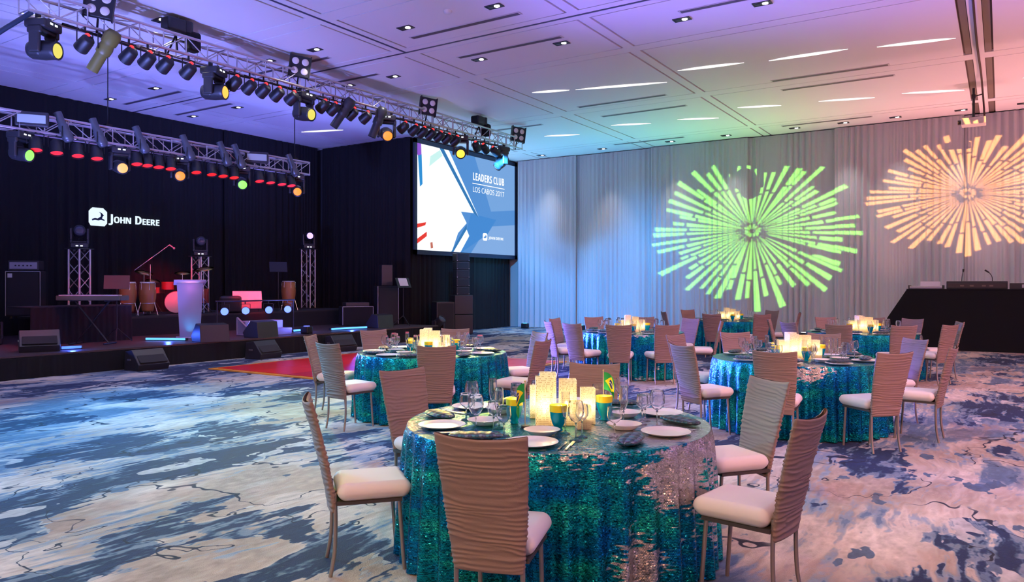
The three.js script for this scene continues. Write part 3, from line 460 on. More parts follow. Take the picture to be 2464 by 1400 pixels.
function musicStand(label, x, z, y, turn, sheet) {
  const t = thing('music_stand', label, 'music stand', [x, y, z], turn); part('pole', rod([0, 0.25, 0], [0, 1.15, 0], 0.012, 8), M.black, t); for (let i = 0; i < 3; i++) { const a = i * 2.094; part('leg', rod([0, 0.3, 0], [0.32 * Math.sin(a), 0.012, 0.32 * Math.cos(a)], 0.009), M.black, t); }
  const d = part('desk', box(0.48, 0.32, 0.012), M.black, t); d.position.set(0, 1.25, 0); d.rotation.x = -0.5; if (sheet) { const s = part('sheet_music', box(0.3, 0.25, 0.004), M.white, d); s.position.set(0, 0.02, 0.01); }
}
musicStand('black music stand with tripod legs before the keyboard', -15.45, -8.75, SY, 1.0, false);
musicStand('music stand with white sheets at the right end of the stage', -14.6, -16.75, SY, 1.35, true);
musicStand('music stand lit red beside the single conga', -17.2, -14.4, RY, 1.0, false);
// congas
function conga(label, x, z, s = 1, group) {
  const t = thing('conga', label, 'drum', [x, RY, z], 0, group); t.scale.setScalar(s);
  part('shell', lathe([[0, 0.10], [0.125, 0.10], [0.135, 0.14], [0.185, 0.42], [0.195, 0.55], [0.17, 0.76], [0.16, 0.80]], 24), M.wood, t); part('drumhead', lathe([[0, 0.815], [0.16, 0.815], [0.172, 0.79]], 24), M.skin, t); part('rim', new THREE.TorusGeometry(0.172, 0.010, 6, 24).rotateX(PI / 2).translate(0, 0.785, 0), M.chrome, t);
  for (let i = 0; i < 6; i++) { const a = i * PI / 3 + 0.2; part('lug', rod([0.18 * Math.sin(a), 0.62, 0.18 * Math.cos(a)], [0.178 * Math.sin(a), 0.79, 0.178 * Math.cos(a)], 0.008), M.chrome, t); }
  part('stand', merge([0, 1, 2].flatMap((i) => { const a = i * 2.094; return [rod([0.17 * Math.sin(a), 0.32, 0.17 * Math.cos(a)], [0.26 * Math.sin(a), 0.012, 0.26 * Math.cos(a)], 0.01)]; }).concat(new THREE.TorusGeometry(0.17, 0.01, 6, 20).rotateX(PI / 2).translate(0, 0.30, 0))), M.chrome, t);
}
conga('brown wooden conga, left of the pair beside the drum kit', -17.45, -10.15, 1, 'pair of congas'); conga('paler conga, right of the pair beside the drum kit', -17.3, -10.55, 1, 'pair of congas'); conga('single brown conga glowing warm above the blue pars', -17.3, -14.85, 1.05);
// drum kit
{
  const t = thing('drum_kit', 'drum kit with red-lit cymbals behind the lectern', 'drum kit', [-17.9, RY, -11.7], 1.0);
  const red = lin(0.25, 0.03, 0.03, 0.3);
  part('bass_drum', merge([cyl(0.28, 0.28, 0.4, 0, 0, 0, 28).rotateX(PI / 2).translate(0, 0.30, 0)]), red, t); part('bass_drum_head', cyl(0.27, 0.27, 0.41, 0, 0, 0, 28).rotateX(PI / 2).translate(0, 0.30, 0.004), M.skin, t);
  for (const [x, y, z, r, h] of [[-0.2, 0.72, 0.05, 0.15, 0.2], [0.2, 0.72, 0.05, 0.16, 0.22], [0.6, 0.45, -0.3, 0.2, 0.38], [-0.45, 0.6, -0.35, 0.18, 0.15]]) part('tom', cyl(r, r, h, x, y, z, 20), red, t);
  const cy = lathe([[0, 0.03], [0.03, 0.028], [0.05, 0.012], [0.22, 0], [0, -0.002]], 24);
  for (const [x, y, z, s] of [[-0.75, 1.05, 0.0, 1], [0.65, 1.15, 0.1, 1.15], [0.15, 1.05, -0.1, 0.9], [-0.55, 0.85, -0.4, 0.8]]) { const c = part('cymbal', cy, M.brass, t); c.position.set(x, y, z); c.scale.setScalar(s); c.rotation.set(0.25, 0, x * 0.25); part('cymbal_stand', merge([rod([x, 0.3, z], [x, y, z], 0.011), ...[0, 1, 2].map((i) => rod([x, 0.4, z], [x + 0.25 * Math.sin(i * 2.094), 0.012, z + 0.25 * Math.cos(i * 2.094)], 0.009))]), M.chrome, t); }
}
// boom microphone stand
{ const t = thing('microphone_stand', 'boom microphone stand leaning over the congas', 'microphone stand', [-17.75, RY, -10.9]); part('pole', rod([0, 0.02, 0], [0, 1.25, 0], 0.011), M.steel, t); part('boom', rod([-0.1, 1.1, 0.35], [0.1, 1.75, -0.45], 0.009), M.steel, t); part('base', cyl(0.14, 0.15, 0.025, 0, 0.0135, 0, 20), M.black, t); part('microphone', merge([rod([0.1, 1.75, -0.45], [0.11, 1.68, -0.56], 0.016, 8), new THREE.SphereGeometry(0.028, 12, 8).translate(0.112, 1.67, -0.57)]), M.grey, t); }
// red-lit tilted panel
uplight('small blue LED light added beside the stage stairs', [-14.2, SY, -12.75], rgb(0.10, 0.13, 1), 10, [-14.8, SY + 0.3, -12.0], 50);  // extra lamp, added to throw blue on the steps
{ const t = thing('percussion_table', 'tilted percussion tray glowing red beside the single conga', 'percussion tray', [-17.2, RY, -13.35], 0.95); const d = part('tray', rbox(0.75, 0.03, 0.42, 0.01), M.white, t); d.position.set(0, 0.42, 0); d.rotation.x = 0.75; part('front_panel', rbox(0.72, 0.2, 0.03, 0.008, 0, 0.2, 0.2), lin(0.3, 0.28, 0.3, 0.6), t); for (const x of [-0.3, 0.3]) part('leg', rod([x, 0.01, 0.05], [x, 0.4, 0.02], 0.014), M.black, t); }
// acrylic lectern
{
  const acr = new THREE.MeshPhysicalMaterial({ color: rgb(0.42, 0.44, 0.5), roughness: 0.85, transmission: 0.55, thickness: 0, side: THREE.DoubleSide });
  const t = thing('lectern', 'frosted acrylic lectern lit pink and cyan at the stage front', 'lectern', [-15.25, SY, -10.3], 1.02);
  const sh = new THREE.Shape(); sh.moveTo(-0.21, 0); sh.lineTo(0.21, 0); sh.lineTo(0.27, 1.2); sh.lineTo(-0.27, 1.2); sh.closePath(); part('front_panel', new THREE.ExtrudeGeometry(sh, { depth: 0.015, bevelEnabled: false }).translate(0, 0.03, 0.1), acr, t);
  part('base', rbox(0.56, 0.03, 0.42, 0.01, 0, 0.016, 0), acr, t); const tp = part('top', rbox(0.66, 0.02, 0.42, 0.008), acr, t); tp.position.set(0, 1.25, -0.02); tp.rotation.x = -0.25; part('side_panel', box(0.012, 1.18, 0.26, -0.2, 0.62, -0.04), acr, t); part('side_panel', box(0.012, 1.18, 0.26, 0.2, 0.62, -0.04), acr, t);
  const bulb = part('base_light', rbox(0.3, 0.03, 0.08, 0.01, 0, 0.05, -0.02), glow(COL.cyan, 4), t); spot('lectern_light', rgb(0.02, 0.5, 1), 4.5, [-15.25, SY + 0.09, -10.3], [-15.2, 2, -10.28], 55, 3, 0.9); point('lectern_light', rgb(1, 0.2, 0.65), 0.28, [-15.25, SY + 1.12, -10.3], 2); part('top_light', rbox(0.3, 0.02, 0.05, 0.008, 0, 1.17, -0.02), glow(rgb(1, 0.3, 0.7), 2), t);
}
spot('pink_wash_beam', rgb(1, 0.20, 0.55), 20, [-12.05, 5.0, -8.98], [-15.2, 1.5, -10.3], 6, 2, 0.6);
// floor moving heads and speakers
movingHead('moving head standing on the stage with a blue-violet rim at the far left', [-16.95, SY, -7.05], [-14, 2.2, -6], violetLed, { up: true });
movingHead('moving head on the floor beside the speaker tower', [-14.5, 0, -18.25], [-12, 2.4, -18], lensOff, { up: true, scale: 1.1 });
{
  const t = thing('speaker_tower', 'tall stack of black line array speakers under the projection screen', 'speaker', [-14.75, 0, -19.75], 0.98);
  part('subwoofer', rbox(0.62, 0.62, 0.6, 0.02, 0, 0.32, 0), M.casing, t); part('subwoofer', rbox(0.62, 0.62, 0.6, 0.02, 0, 0.95, 0), M.casing, t);
  for (let i = 0; i < 5; i++) { const c = part('array_box', rbox(0.44, 0.26, 0.42, 0.015, 0, 1.40 + i * 0.27, 0), M.casing, t); part('grille', rbox(0.38, 0.21, 0.015, 0.006, 0, 1.40 + i * 0.27, 0.21), M.grille, c); part('rigging_pin', merge([cyl(0.012, 0.012, 0.02, 0, 0, 0, 8).rotateX(PI / 2).translate(-0.2, 1.30 + i * 0.27, 0.215), cyl(0.012, 0.012, 0.02, 0, 0, 0, 8).rotateX(PI / 2).translate(0.2, 1.30 + i * 0.27, 0.215)]), M.steel, c); }
  const s = thing('subwoofer', 'black subwoofer lit violet beside the speaker tower', 'speaker', [-14.9, 0, -19.0], 0.98); part('cabinet', rbox(0.6, 1.05, 0.55, 0.02, 0, 0.53, 0), M.casing, s); part('grille', box(0.52, 0.95, 0.012, 0, 0.53, 0.278), M.grille, s);
  const a = thing('amplifier_rack', 'black rack case with speaker on top at the right end of the stage', 'rack', [-15.55, SY, -17.05], 1.0); part('case', rbox(0.62, 1.15, 0.55, 0.02, 0, 0.585, 0), M.blackRough, a); part('front_panel', box(0.55, 1.0, 0.012, 0, 0.6, 0.278), M.grille, a); part('corner_trim', merge([rod([-0.31, 0.03, 0.275], [-0.31, 1.15, 0.275], 0.01), rod([0.31, 0.03, 0.275], [0.31, 1.15, 0.275], 0.01)]), M.steel, a); part('top_speaker', rbox(0.34, 0.62, 0.32, 0.02, 0, 1.48, 0), M.casing, a);
  const e = thing('equipment_case', 'low black equipment case with mixer beside the rack', 'case', [-16.1, SY, -16.35], 1.0); part('body', rbox(0.9, 0.55, 0.6, 0.02, 0, 0.28, 0), M.blackRough, e); part('mixer', rbox(0.7, 0.12, 0.5, 0.02, 0, 0.62, 0), M.casing, e); part('edge_trim', merge([rod([-0.45, 0.55, 0.3], [0.45, 0.55, 0.3], 0.012), rod([-0.45, 0.02, 0.3], [-0.45, 0.55, 0.3], 0.012), rod([0.45, 0.02, 0.3], [0.45, 0.55, 0.3], 0.012)]), M.steel, e);
  const g = thing('guitar_amplifier', 'small round-topped amplifier behind the lectern', 'amplifier', [-17.1, RY, -12.75], 0.9); part('cabinet', rbox(0.55, 0.45, 0.3, 0.08, 0, 0.23, 0), M.casing, g); part('grille', rbox(0.46, 0.34, 0.012, 0.005, 0, 0.22, 0.15), M.grille, g);
}

// ================================================================ logo, screen, dance floor, desk, projector
const font = await new FontLoader().loadAsync('fonts/droid/droid_sans_bold.typeface.json');
{
  const lit = glow(rgb(0.72, 0.86, 1), 1.15), t = thing('projected_logo', 'projected white logo and company name, built as glowing shapes on the black backdrop', 'sign', [-19.56, 3.12, -10.34], PI / 2);  // light projected on the drape, rebuilt as glowing solid shapes
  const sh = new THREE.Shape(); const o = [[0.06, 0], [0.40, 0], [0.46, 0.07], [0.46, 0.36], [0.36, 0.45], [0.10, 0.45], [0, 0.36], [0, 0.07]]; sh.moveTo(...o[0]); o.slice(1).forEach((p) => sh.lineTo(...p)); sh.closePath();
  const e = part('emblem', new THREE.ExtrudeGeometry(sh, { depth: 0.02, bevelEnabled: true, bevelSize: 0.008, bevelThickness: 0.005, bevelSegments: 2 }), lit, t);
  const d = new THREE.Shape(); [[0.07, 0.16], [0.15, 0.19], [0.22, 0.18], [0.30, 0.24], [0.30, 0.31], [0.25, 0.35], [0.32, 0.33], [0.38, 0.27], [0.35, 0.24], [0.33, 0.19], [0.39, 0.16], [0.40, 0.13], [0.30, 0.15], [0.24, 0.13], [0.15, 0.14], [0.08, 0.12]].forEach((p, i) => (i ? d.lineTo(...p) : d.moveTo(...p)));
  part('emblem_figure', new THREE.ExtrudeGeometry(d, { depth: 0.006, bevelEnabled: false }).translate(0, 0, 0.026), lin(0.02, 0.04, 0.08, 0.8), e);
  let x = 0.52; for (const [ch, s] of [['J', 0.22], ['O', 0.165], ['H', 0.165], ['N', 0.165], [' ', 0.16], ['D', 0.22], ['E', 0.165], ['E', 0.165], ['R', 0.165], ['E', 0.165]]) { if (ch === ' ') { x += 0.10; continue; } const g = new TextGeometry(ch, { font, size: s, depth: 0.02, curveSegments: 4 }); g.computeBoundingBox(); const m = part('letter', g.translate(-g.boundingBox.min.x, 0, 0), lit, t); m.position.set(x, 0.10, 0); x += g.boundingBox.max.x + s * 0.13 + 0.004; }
}
{
  const cv = document.createElement('canvas'); cv.width = 1024; cv.height = 606; const c = cv.getContext('2d');
  const poly = (col, p) => { c.fillStyle = col; c.beginPath(); p.forEach(([x, y], i) => (i ? c.lineTo(x, y) : c.moveTo(x, y))); c.closePath(); c.fill(); };
  c.fillStyle = '#4f86c6'; c.fillRect(0, 0, 1024, 606);
  poly('#6f9bd0', [[560, 0], [1024, 0], [1024, 300], [740, 330]]); poly('#7aa0d2', [[700, 430], [1024, 400], [1024, 606], [520, 606]]); poly('#3f7fc4', [[520, 360], [800, 380], [700, 480], [420, 606]]);
  poly('#f6fdff', [[0, 0], [206, 0], [550, 355], [416, 357], [475, 423], [387, 489], [323, 606], [0, 606]]); poly('#2f6fa8', [[206, 0], [247, 0], [600, 378], [550, 355]]); poly('#f4fbff', [[247, 0], [295, 0], [604, 378]]);
  poly('#2f6fa8', [[475, 430], [475, 462], [340, 606], [318, 606]]); poly('#f4fbff', [[475, 462], [502, 501], [410, 606], [340, 606]]);
  poly('#8a50c8', [[0, 0], [37, 0], [44, 110], [0, 60]]); poly('#2a86c8', [[10, 70], [42, 60], [50, 228], [27, 246]]); poly('#bfe6e2', [[120, 60], [210, 10], [235, 40], [110, 120]]);
  poly('#d8362a', [[0, 459], [82, 444], [75, 462], [0, 482]]); poly('#d8362a', [[0, 545], [88, 498], [88, 524], [0, 572]]); poly('#b86a5a', [[120, 560], [140, 556], [146, 590], [124, 594]]);
  c.fillStyle = '#ffffff'; const say = (s, x, y, w, px, f = 'bold') => { c.font = `${f} ${px}px sans-serif`; const k = w / c.measureText(s).width; c.save(); c.translate(x, y); c.scale(k, 1); c.fillText(s, 0, 0); c.restore(); };
  say('LEADERS CLUB', 537, 148, 360, 66); c.fillRect(535, 166, 364, 5); say('LOS CABOS 2017', 537, 222, 360, 46, 'normal'); say('JOHN DEERE', 715, 510, 172, 24);
  c.beginPath(); c.roundRect ? c.roundRect(648, 474, 50, 48, 12) : c.rect(648, 474, 50, 48); c.fill(); poly('#5b8cc8', [[656, 500], [672, 494], [682, 484], [692, 494], [684, 504], [664, 506]]);
  const tex = new THREE.CanvasTexture(cv); tex.colorSpace = THREE.SRGBColorSpace; tex.magFilter = THREE.LinearFilter;
  const t = thing('projection_screen', 'large projection screen with white and blue slide hung left of the white curtain', 'screen', [-15.46, 4.38, -21.22], PI / 2);
  const img = part('screen_image', new THREE.PlaneGeometry(5.7, 3.37).translate(0, 0, 0.012), new THREE.MeshStandardMaterial({ color: 0x000000, roughness: 0.9, emissive: 0xffffff, emissiveMap: tex, emissiveIntensity: 1.15 }), t);
  part('frame', merge([box(5.98, 0.14, 0.06, 0, 1.755, 0), box(5.98, 0.14, 0.06, 0, -1.755, 0), box(0.14, 3.65, 0.06, -2.92, 0, 0), box(0.14, 3.65, 0.06, 2.92, 0, 0)]), lin(0.02, 0.03, 0.06, 0.5), t); part('backing', box(5.7, 3.37, 0.02, 0, 0, -0.01), M.blackRough, t);
  const s = new THREE.RectAreaLight(rgb(0.62, 0.80, 1), 0.55, 5.7, 3.37); s.name = 'projection_screen_light'; s.position.set(-15.40, 4.38, -21.22); s.lookAt(0, 4.38, -21.22); scene.add(s);
}
{
  const t = thing('dance_floor', 'glossy red dance floor with an orange edge in front of the stage', 'dance floor'), cols = [lin(0.72, 0.014, 0.014, 0.3), lin(0.60, 0.012, 0.03, 0.3), lin(0.78, 0.02, 0.014, 0.32)];
  const X0 = -12.45, X1 = -7.65, Z0 = -13.6, Z1 = -9.0, n = 5, g = box((X1 - X0) / n - 0.006, 0.025, (Z1 - Z0) / n - 0.006);
  for (let i = 0; i < n; i++) for (let j = 0; j < n; j++) { const m = part('panel', g, cols[(i * 2 + j * 3 + (i * j) % 2) % 3], t); m.position.set(X0 + (i + 0.5) * (X1 - X0) / n, 0.013, Z0 + (j + 0.5) * (Z1 - Z0) / n); }
  const tm = lin(0.85, 0.36, 0.03, 0.35); for (const [w, d, x, z] of [[X1 - X0 + 0.24, 0.12, (X0 + X1) / 2, Z1 + 0.06], [X1 - X0 + 0.24, 0.12, (X0 + X1) / 2, Z0 - 0.06], [0.12, Z1 - Z0, X0 - 0.06, (Z0 + Z1) / 2], [0.12, Z1 - Z0, X1 + 0.06, (Z0 + Z1) / 2]]) part('edge_ramp', box(w, 0.018, d, x, 0.0095, z), tm, t);
}
{
  const t = thing('draped_desk', 'long black-draped control desk at the foot of the white curtain', 'desk', [0, 0, -22.15]); const sh = new THREE.Shape(); [[-2.42, 0.005], [-2.42, 0.75], [-1.98, 1.47], [3.2, 1.47], [3.2, 0.005]].forEach((p, i) => (i ? sh.lineTo(...p) : sh.moveTo(...p)));
  part('drape', new THREE.ExtrudeGeometry(sh, { depth: 0.9, bevelEnabled: true, bevelSize: 0.01, bevelThickness: 0.01, bevelSegments: 2 }), lin(0.006, 0.007, 0.007, 0.95), t); part('top_cloth', rbox(5.2, 0.012, 0.94, 0.005, 0.6, 1.486, 0.45), M.blackRough, t);
  const DY = 1.493;
  const c = thing('mixing_console', 'wide black mixing console on the draped desk', 'mixing console', [-0.5, DY, -21.62]); part('body', rbox(1.26, 0.19, 0.5, 0.015, 0, 0.096, 0), M.casing, c); part('front_panel', rbox(1.2, 0.10, 0.012, 0.005, 0, 0.08, 0.25), lin(0.06, 0.04, 0.035, 0.5), c); part('knob_row', merge([-0.3, -0.1, 0.15, 0.3].map((x) => box(0.08, 0.04, 0.01, x, 0.08, 0.258))), lin(0.2, 0.14, 0.1, 0.5), c).userData.kind = 'stuff';
  const l = thing('lighting_console', 'low pale lighting console at the left end of the draped desk', 'console', [-1.58, DY, -21.62]); part('body', rbox(0.74, 0.07, 0.45, 0.02, 0, 0.036, 0), lin(0.5, 0.48, 0.5, 0.5), l); part('screen', rbox(0.44, 0.13, 0.02, 0.006, 0.08, 0.12, -0.1), lin(0.7, 0.68, 0.72, 0.4), l); part('side_cheek', box(0.03, 0.09, 0.45, -0.37, 0.047, 0), M.casing, l); part('side_cheek', box(0.03, 0.09, 0.45, 0.37, 0.047, 0), M.casing, l);
  const b = thing('control_box', 'small black control unit right of the mixing console', 'control unit', [0.38, DY, -21.62]); part('body', rbox(0.42, 0.14, 0.3, 0.012, 0, 0.072, 0), M.casing, b); part('display', rbox(0.1, 0.08, 0.01, 0.004, 0.08, 0.07, 0.15), lin(0.5, 0.5, 0.55, 0.3), b);
  const neck = (label, pts) => { const g = thing('gooseneck_microphone', label, 'microphone', [0, 0, 0], 0, 'gooseneck microphones on the desk'); part('stem', tube(pts, 0.009, 16, 6), M.casing, g); part('capsule', merge([rod(pts[pts.length - 2], pts[pts.length - 1], 0.018, 8), new THREE.SphereGeometry(0.024, 10, 8).translate(...pts[pts.length - 1])]), M.casing, g); };
  neck('straight gooseneck microphone on the left of the mixing console', [[-0.82, DY + 0.19, -21.7], [-0.81, DY + 0.32, -21.7], [-0.79, DY + 0.42, -21.69], [-0.785, DY + 0.47, -21.68]]); neck('curved gooseneck microphone on the right of the mixing console', [[-0.18, DY + 0.19, -21.7], [-0.19, DY + 0.30, -21.7], [-0.25, DY + 0.40, -21.69], [-0.32, DY + 0.45, -21.68]]);
}
{
  const t = thing('video_projector', 'pale video projector hanging on a pole under the ceiling band', 'projector', [-0.55, 5.43, -20.99]); part('body', rbox(0.5, 0.16, 0.42, 0.02, 0, 0.02, 0), lin(0.62, 0.58, 0.54, 0.5), t); part('lens', cyl(0.06, 0.06, 0.08, 0, 0, 0, 16).rotateZ(PI / 2).translate(-0.28, 0.02, 0.08), M.black, t); part('vent', box(0.01, 0.09, 0.1, -0.253, 0.02, -0.08), M.grey, t); part('mount_plate', rbox(0.3, 0.03, 0.2, 0.008, -0.02, 0.115, 0), M.black, t); part('pole', rod([0, 0.12, 0], [0, 0.815, 0], 0.03, 10), M.black, t); part('bracket', merge([rod([0, 0.62, 0], [0.19, 0.66, 0], 0.016), box(0.08, 0.1, 0.08, 0, 0.62, 0)]), M.casing, t);
  solo('projector_cable', tube([[-0.4, CH - 0.02, 2], [-0.40, CH - 0.03, -6], [-0.38, CH - 0.035, -12], [-0.39, CH - 0.04, -17], [-0.37, CH - 0.05, -19.5], [-0.36, 6.05, -20.6], [-0.34, 5.75, -20.95], [-0.33, 5.48, -21.0]], 0.02, 90, 6), lin(0.05, 0.02, 0.015, 0.6), 'dark cable running along the ceiling band down to the projector', 'cable');
}

// ================================================================ chairs
const chairFabric = lin(0.255, 0.18, 0.155, 0.75), chairBacks = [];
{
  const weave = fbm(64, 64, 2, 333); chairFabric.bumpMap = repeat(dataTex(128, 128, (u, v) => { const h = 255 * weave(u, v); return [h, h, h]; }, false), 8, 8); chairFabric.bumpScale = 0.0006;
  for (let k = 0; k < 3; k++) {
    const n1 = fbm(3, 6, 3, 500 + k * 50), n2 = fbm(4, 26, 2, 520 + k * 50), n3 = fbm(2, 9, 2, 541 + k * 50);
    const nt = 36, nv = 170;
    chairBacks.push(mergeVertices(grid(nt, nv, (a, v) => {
      const th = a * PI * 2, cs = Math.cos(th), sn = Math.sin(th), u = Math.sign(cs) * Math.pow(Math.abs(cs), 0.42);
      const end = Math.min(1, Math.min(v, 1 - v) / 0.02), rnd_ = 0.55 + 0.45 * Math.sqrt(Math.max(0, 1 - (1 - end) * (1 - end)));
      const hw = 0.158 + 0.049 * v + 0.006 * Math.sin(v * 3.1), y = 0.345 + 0.625 * v - 0.016 * (1 - u * u) * Math.pow(v, 8) * 1.2;
      const side = (u + 1) * 0.25 + (sn > 0 ? 0 : 0.5);
      const ph = v * 24 + (n1(side, v) - 0.5) * 3.8 + 0.35 * u * Math.sin(v * 9 + k) + (sn > 0 ? 0.4 : 0), w = ph - Math.floor(ph);
      const ridge = Math.pow(1 - Math.abs(w * 2 - 1), 1.4), amp = (0.003 + 0.013 * Math.pow(n3(side, v), 1.4)) * (0.4 + 0.9 * n2(side, v)) * end * (v > 0.93 ? 0.45 : 1);
      const t = (0.017 + amp * ridge) * rnd_ * Math.sign(sn) * Math.pow(Math.abs(sn), 0.55);
      const z = -0.198 - 0.145 * Math.pow(v, 1.25) + 0.028 * u * u * (0.4 + 0.6 * v);
      return [u * (hw + amp * ridge * 0.6) * (0.97 + 0.03 * rnd_), y, z + t];
    }), 1e-5));
  }
}
for (const g of chairBacks) g.computeVertexNormals();
const seatGeo = (() => { const g = new RoundedBoxGeometry(0.40, 0.10, 0.41, 7, 0.047); const p = g.attributes.position; for (let i = 0; i < p.count; i++) { const x = p.getX(i) / 0.205, z = p.getZ(i) / 0.215, y = p.getY(i); if (y < 0) { p.setX(i, p.getX(i) * (1 + y * 1.6)); p.setZ(i, p.getZ(i) * (1 + y * 1.6)); } if (y > 0) p.setY(i, y + 0.022 * Math.max(0, 1 - x * x) * Math.max(0, 1 - z * z)); } g.translate(0, 0.452, 0.03); const m = mergeVertices((g.deleteAttribute('normal'), g), 1e-4); m.computeVertexNormals(); return m; })();
const seatMat = lin(0.76, 0.72, 0.70, 0.7), frameMat = lin(0.36, 0.31, 0.28, 0.4, 0.7), underMat = lin(0.05, 0.045, 0.045, 0.7);
const frontLeg = rod([0, 0.41, 0.165], [0.004, 0, 0.195], 0.0115, 8), rearLeg = tube([[0, 0.46, -0.188], [0, 0.30, -0.183], [0.002, 0.12, -0.19], [0.005, 0.001, -0.212]], 0.0115, 8, 8), seatFrame = merge([box(0.36, 0.018, 0.36, 0, 0.40, 0.0), rod([-0.155, 0.41, -0.185], [0.155, 0.41, -0.185], 0.010), rod([-0.15, 0.40, 0.165], [0.15, 0.40, 0.165], 0.010)]), foot = cyl(0.014, 0.014, 0.012, 0, 0.006, 0, 8);
function chair(label, x, z, turn, k, group) {
  const t = thing('banquet_chair', label, 'chair', [x, 0, z], turn, group);
  part('seat', seatGeo, seatMat, t); part('backrest', chairBacks[k % 3], chairFabric, t); part('seat_frame', seatFrame, underMat, t);
  for (const s of [-1, 1]) { const f = part('leg', frontLeg, frameMat, t); f.position.x = s * 0.152; f.scale.x = s; const r = part('leg', rearLeg, frameMat, t); r.position.x = s * 0.152; r.scale.x = s; }
}

// ================================================================ tables
const sequinN = (() => { // hex-like grid of little discs, each tilted its own way
  const N = 1024, cell = 8, l1 = lattice(N / cell, N / cell, 71), l2 = lattice(N / cell, N / cell, 99); return dataTex(N, N, (u, v, x, y) => {
    const row = Math.floor(y / cell), off = (row % 2) * cell / 2, cx = Math.floor((x + off) / cell) % (N / cell), i = row * (N / cell) + cx; const fx = ((x + off) % cell) / cell - 0.44, fy = (y % cell) / cell - 0.44;
    const a = l1.a[i], b = l2.a[i], ed = Math.hypot(fx, fy) > 0.44 ? 0.25 : 0; const k = (a * 7919 + b * 104729) % 1 > 0.84 ? 1.5 : 0.36, nx = (a - 0.5) * k + fx * 0.22 + ed * Math.sign(fx), ny = (b - 0.5) * k + fy * 0.22 + ed * Math.sign(fy); const q = 1 / Math.hypot(nx, ny, 1); return [127.5 + 127.5 * nx * q, 127.5 + 127.5 * ny * q, 127.5 + 127.5 * q];
  }, false);
})();
function sequinMaps(silver, s0, spots) { // teal sequins brushed over to silver in torn patches
  const big = fbm(10, 4, 4, s0), fine = fbm(160, 60, 2, s0 + 7), hue = fbm(24, 8, 3, s0 + 11), bit = lattice(720, 220, s0 + 5);
  const teal = [0, 150, 168], blue = [0, 122, 182], green = [30, 190, 172], deep = [0, 66, 86], silv = [170, 164, 160], pale = [220, 216, 214];
  return dataTex(1024, 320, (u, v) => {
    let d = -0.35 + silver; for (const [cu, cv, ru, rv] of spots) { let du = Math.abs(u - cu); du = Math.min(du, 1 - du); d = Math.max(d, 0.44 - Math.hypot(du / ru, (v - cv) / rv) * 0.55); }
    const s = sm(0.47, 0.53, big(u * 1, v) * 0.75 + d + (fine(u, v) - 0.5) * 0.5), h = hue(u, v);
    let c = mix3(mix3(blue, teal, sm(0.3, 0.5, h)), green, sm(0.52, 0.72, h)); c = mix3(c, deep, sm(0.55, 0.8, bit.a[Math.floor(v * 219) * 720 + Math.floor(u * 719)]) * 0.75);
    return mix3(c, mix3(silv, pale, fine(u, v)), s);
  });
}
const clothMat = (map, ru) => new THREE.MeshStandardMaterial({ map, metalness: 0.85, roughness: 0.24, normalMap: repeat(sequinN, ru, ru * 0.134), normalScale: new THREE.Vector2(1, 1), side: THREE.DoubleSide });
const RT = 0.915, TH = 0.76;
function clothGeo(s0) {
  const old = seed; seed = s0; const ph = [rr(0, 6), rr(0, 6), rr(0, 6)], nf = Math.round(rr(38, 43)); seed = old;
  const skirt = grid(600, 18, (u, v) => { // v 0 floor .. 1 rim
    const a = u * PI * 2, drop = 1 - v, fold = Math.sin(nf * a + ph[0] + 0.9 * Math.sin(3 * a + ph[1])) + 0.5 * Math.sin(Math.round(nf * 0.4) * a + ph[2]);
    const lip = v > 0.96 ? (v - 0.96) / 0.04 : 0, r = RT + 0.006 - 0.006 * lip + Math.pow(drop, 0.55) * (0.018 + 0.030 * fold) + 0.015 * drop;
    return [Math.sin(a) * r, 0.006 + v * (TH - 0.006) + 0.002, Math.cos(a) * r];
  });
  const top = grid(200, 10, (u, v) => { const a = u * PI * 2, r = RT * (1 - v); return [Math.sin(a) * r, TH + 0.002 + 0.0015 * Math.sin(a * 9 + r * 30) * v, Math.cos(a) * r]; });
  const tu = top.attributes.uv; for (let i = 0; i < tu.count; i++) tu.setY(i, 1 + tu.getY(i) * 0.5); const su = skirt.attributes.uv; return { skirt, top };
}
// tableware
const glassMat = new THREE.MeshPhysicalMaterial({ color: rgb(0.97, 0.98, 1), roughness: 0.03, transmission: 1, thickness: 0.002, ior: 1.5 });
const bowlOf = (r0, h0, h1, rt) => { const o = [[r0 * 0.55, h0 + 0.014], [r0 * 0.95, h0 + (h1 - h0) * 0.36], [r0, h0 + (h1 - h0) * 0.52], [r0 * 0.93, h0 + (h1 - h0) * 0.8], [rt, h1]]; return lathe([[0, h0], ...o, ...o.map(([r, y]) => [r - 0.0022, y]).reverse(), [0, h0 + 0.004]], 20); };
const stemOf = (h0, rf) => lathe([[rf, 0.001], [rf * 0.9, 0.004], [0.008, 0.010], [0.0042, 0.022], [0.004, h0 - 0.012], [0.007, h0], [0, h0]], 14);
const GL = { red: { name: 'red_wine_glass', word: 'large wine glass', bowl: bowlOf(0.045, 0.095, 0.215, 0.034), stem: stemOf(0.095, 0.036) }, white: { name: 'white_wine_glass', word: 'small wine glass', bowl: bowlOf(0.036, 0.085, 0.18, 0.029), stem: stemOf(0.085, 0.032) }, flute: { name: 'champagne_flute', word: 'slim champagne flute', bowl: bowlOf(0.027, 0.085, 0.235, 0.024), stem: stemOf(0.085, 0.031) }, water: { name: 'water_goblet', word: 'water goblet', bowl: bowlOf(0.042, 0.07, 0.165, 0.038), stem: stemOf(0.07, 0.035) } };
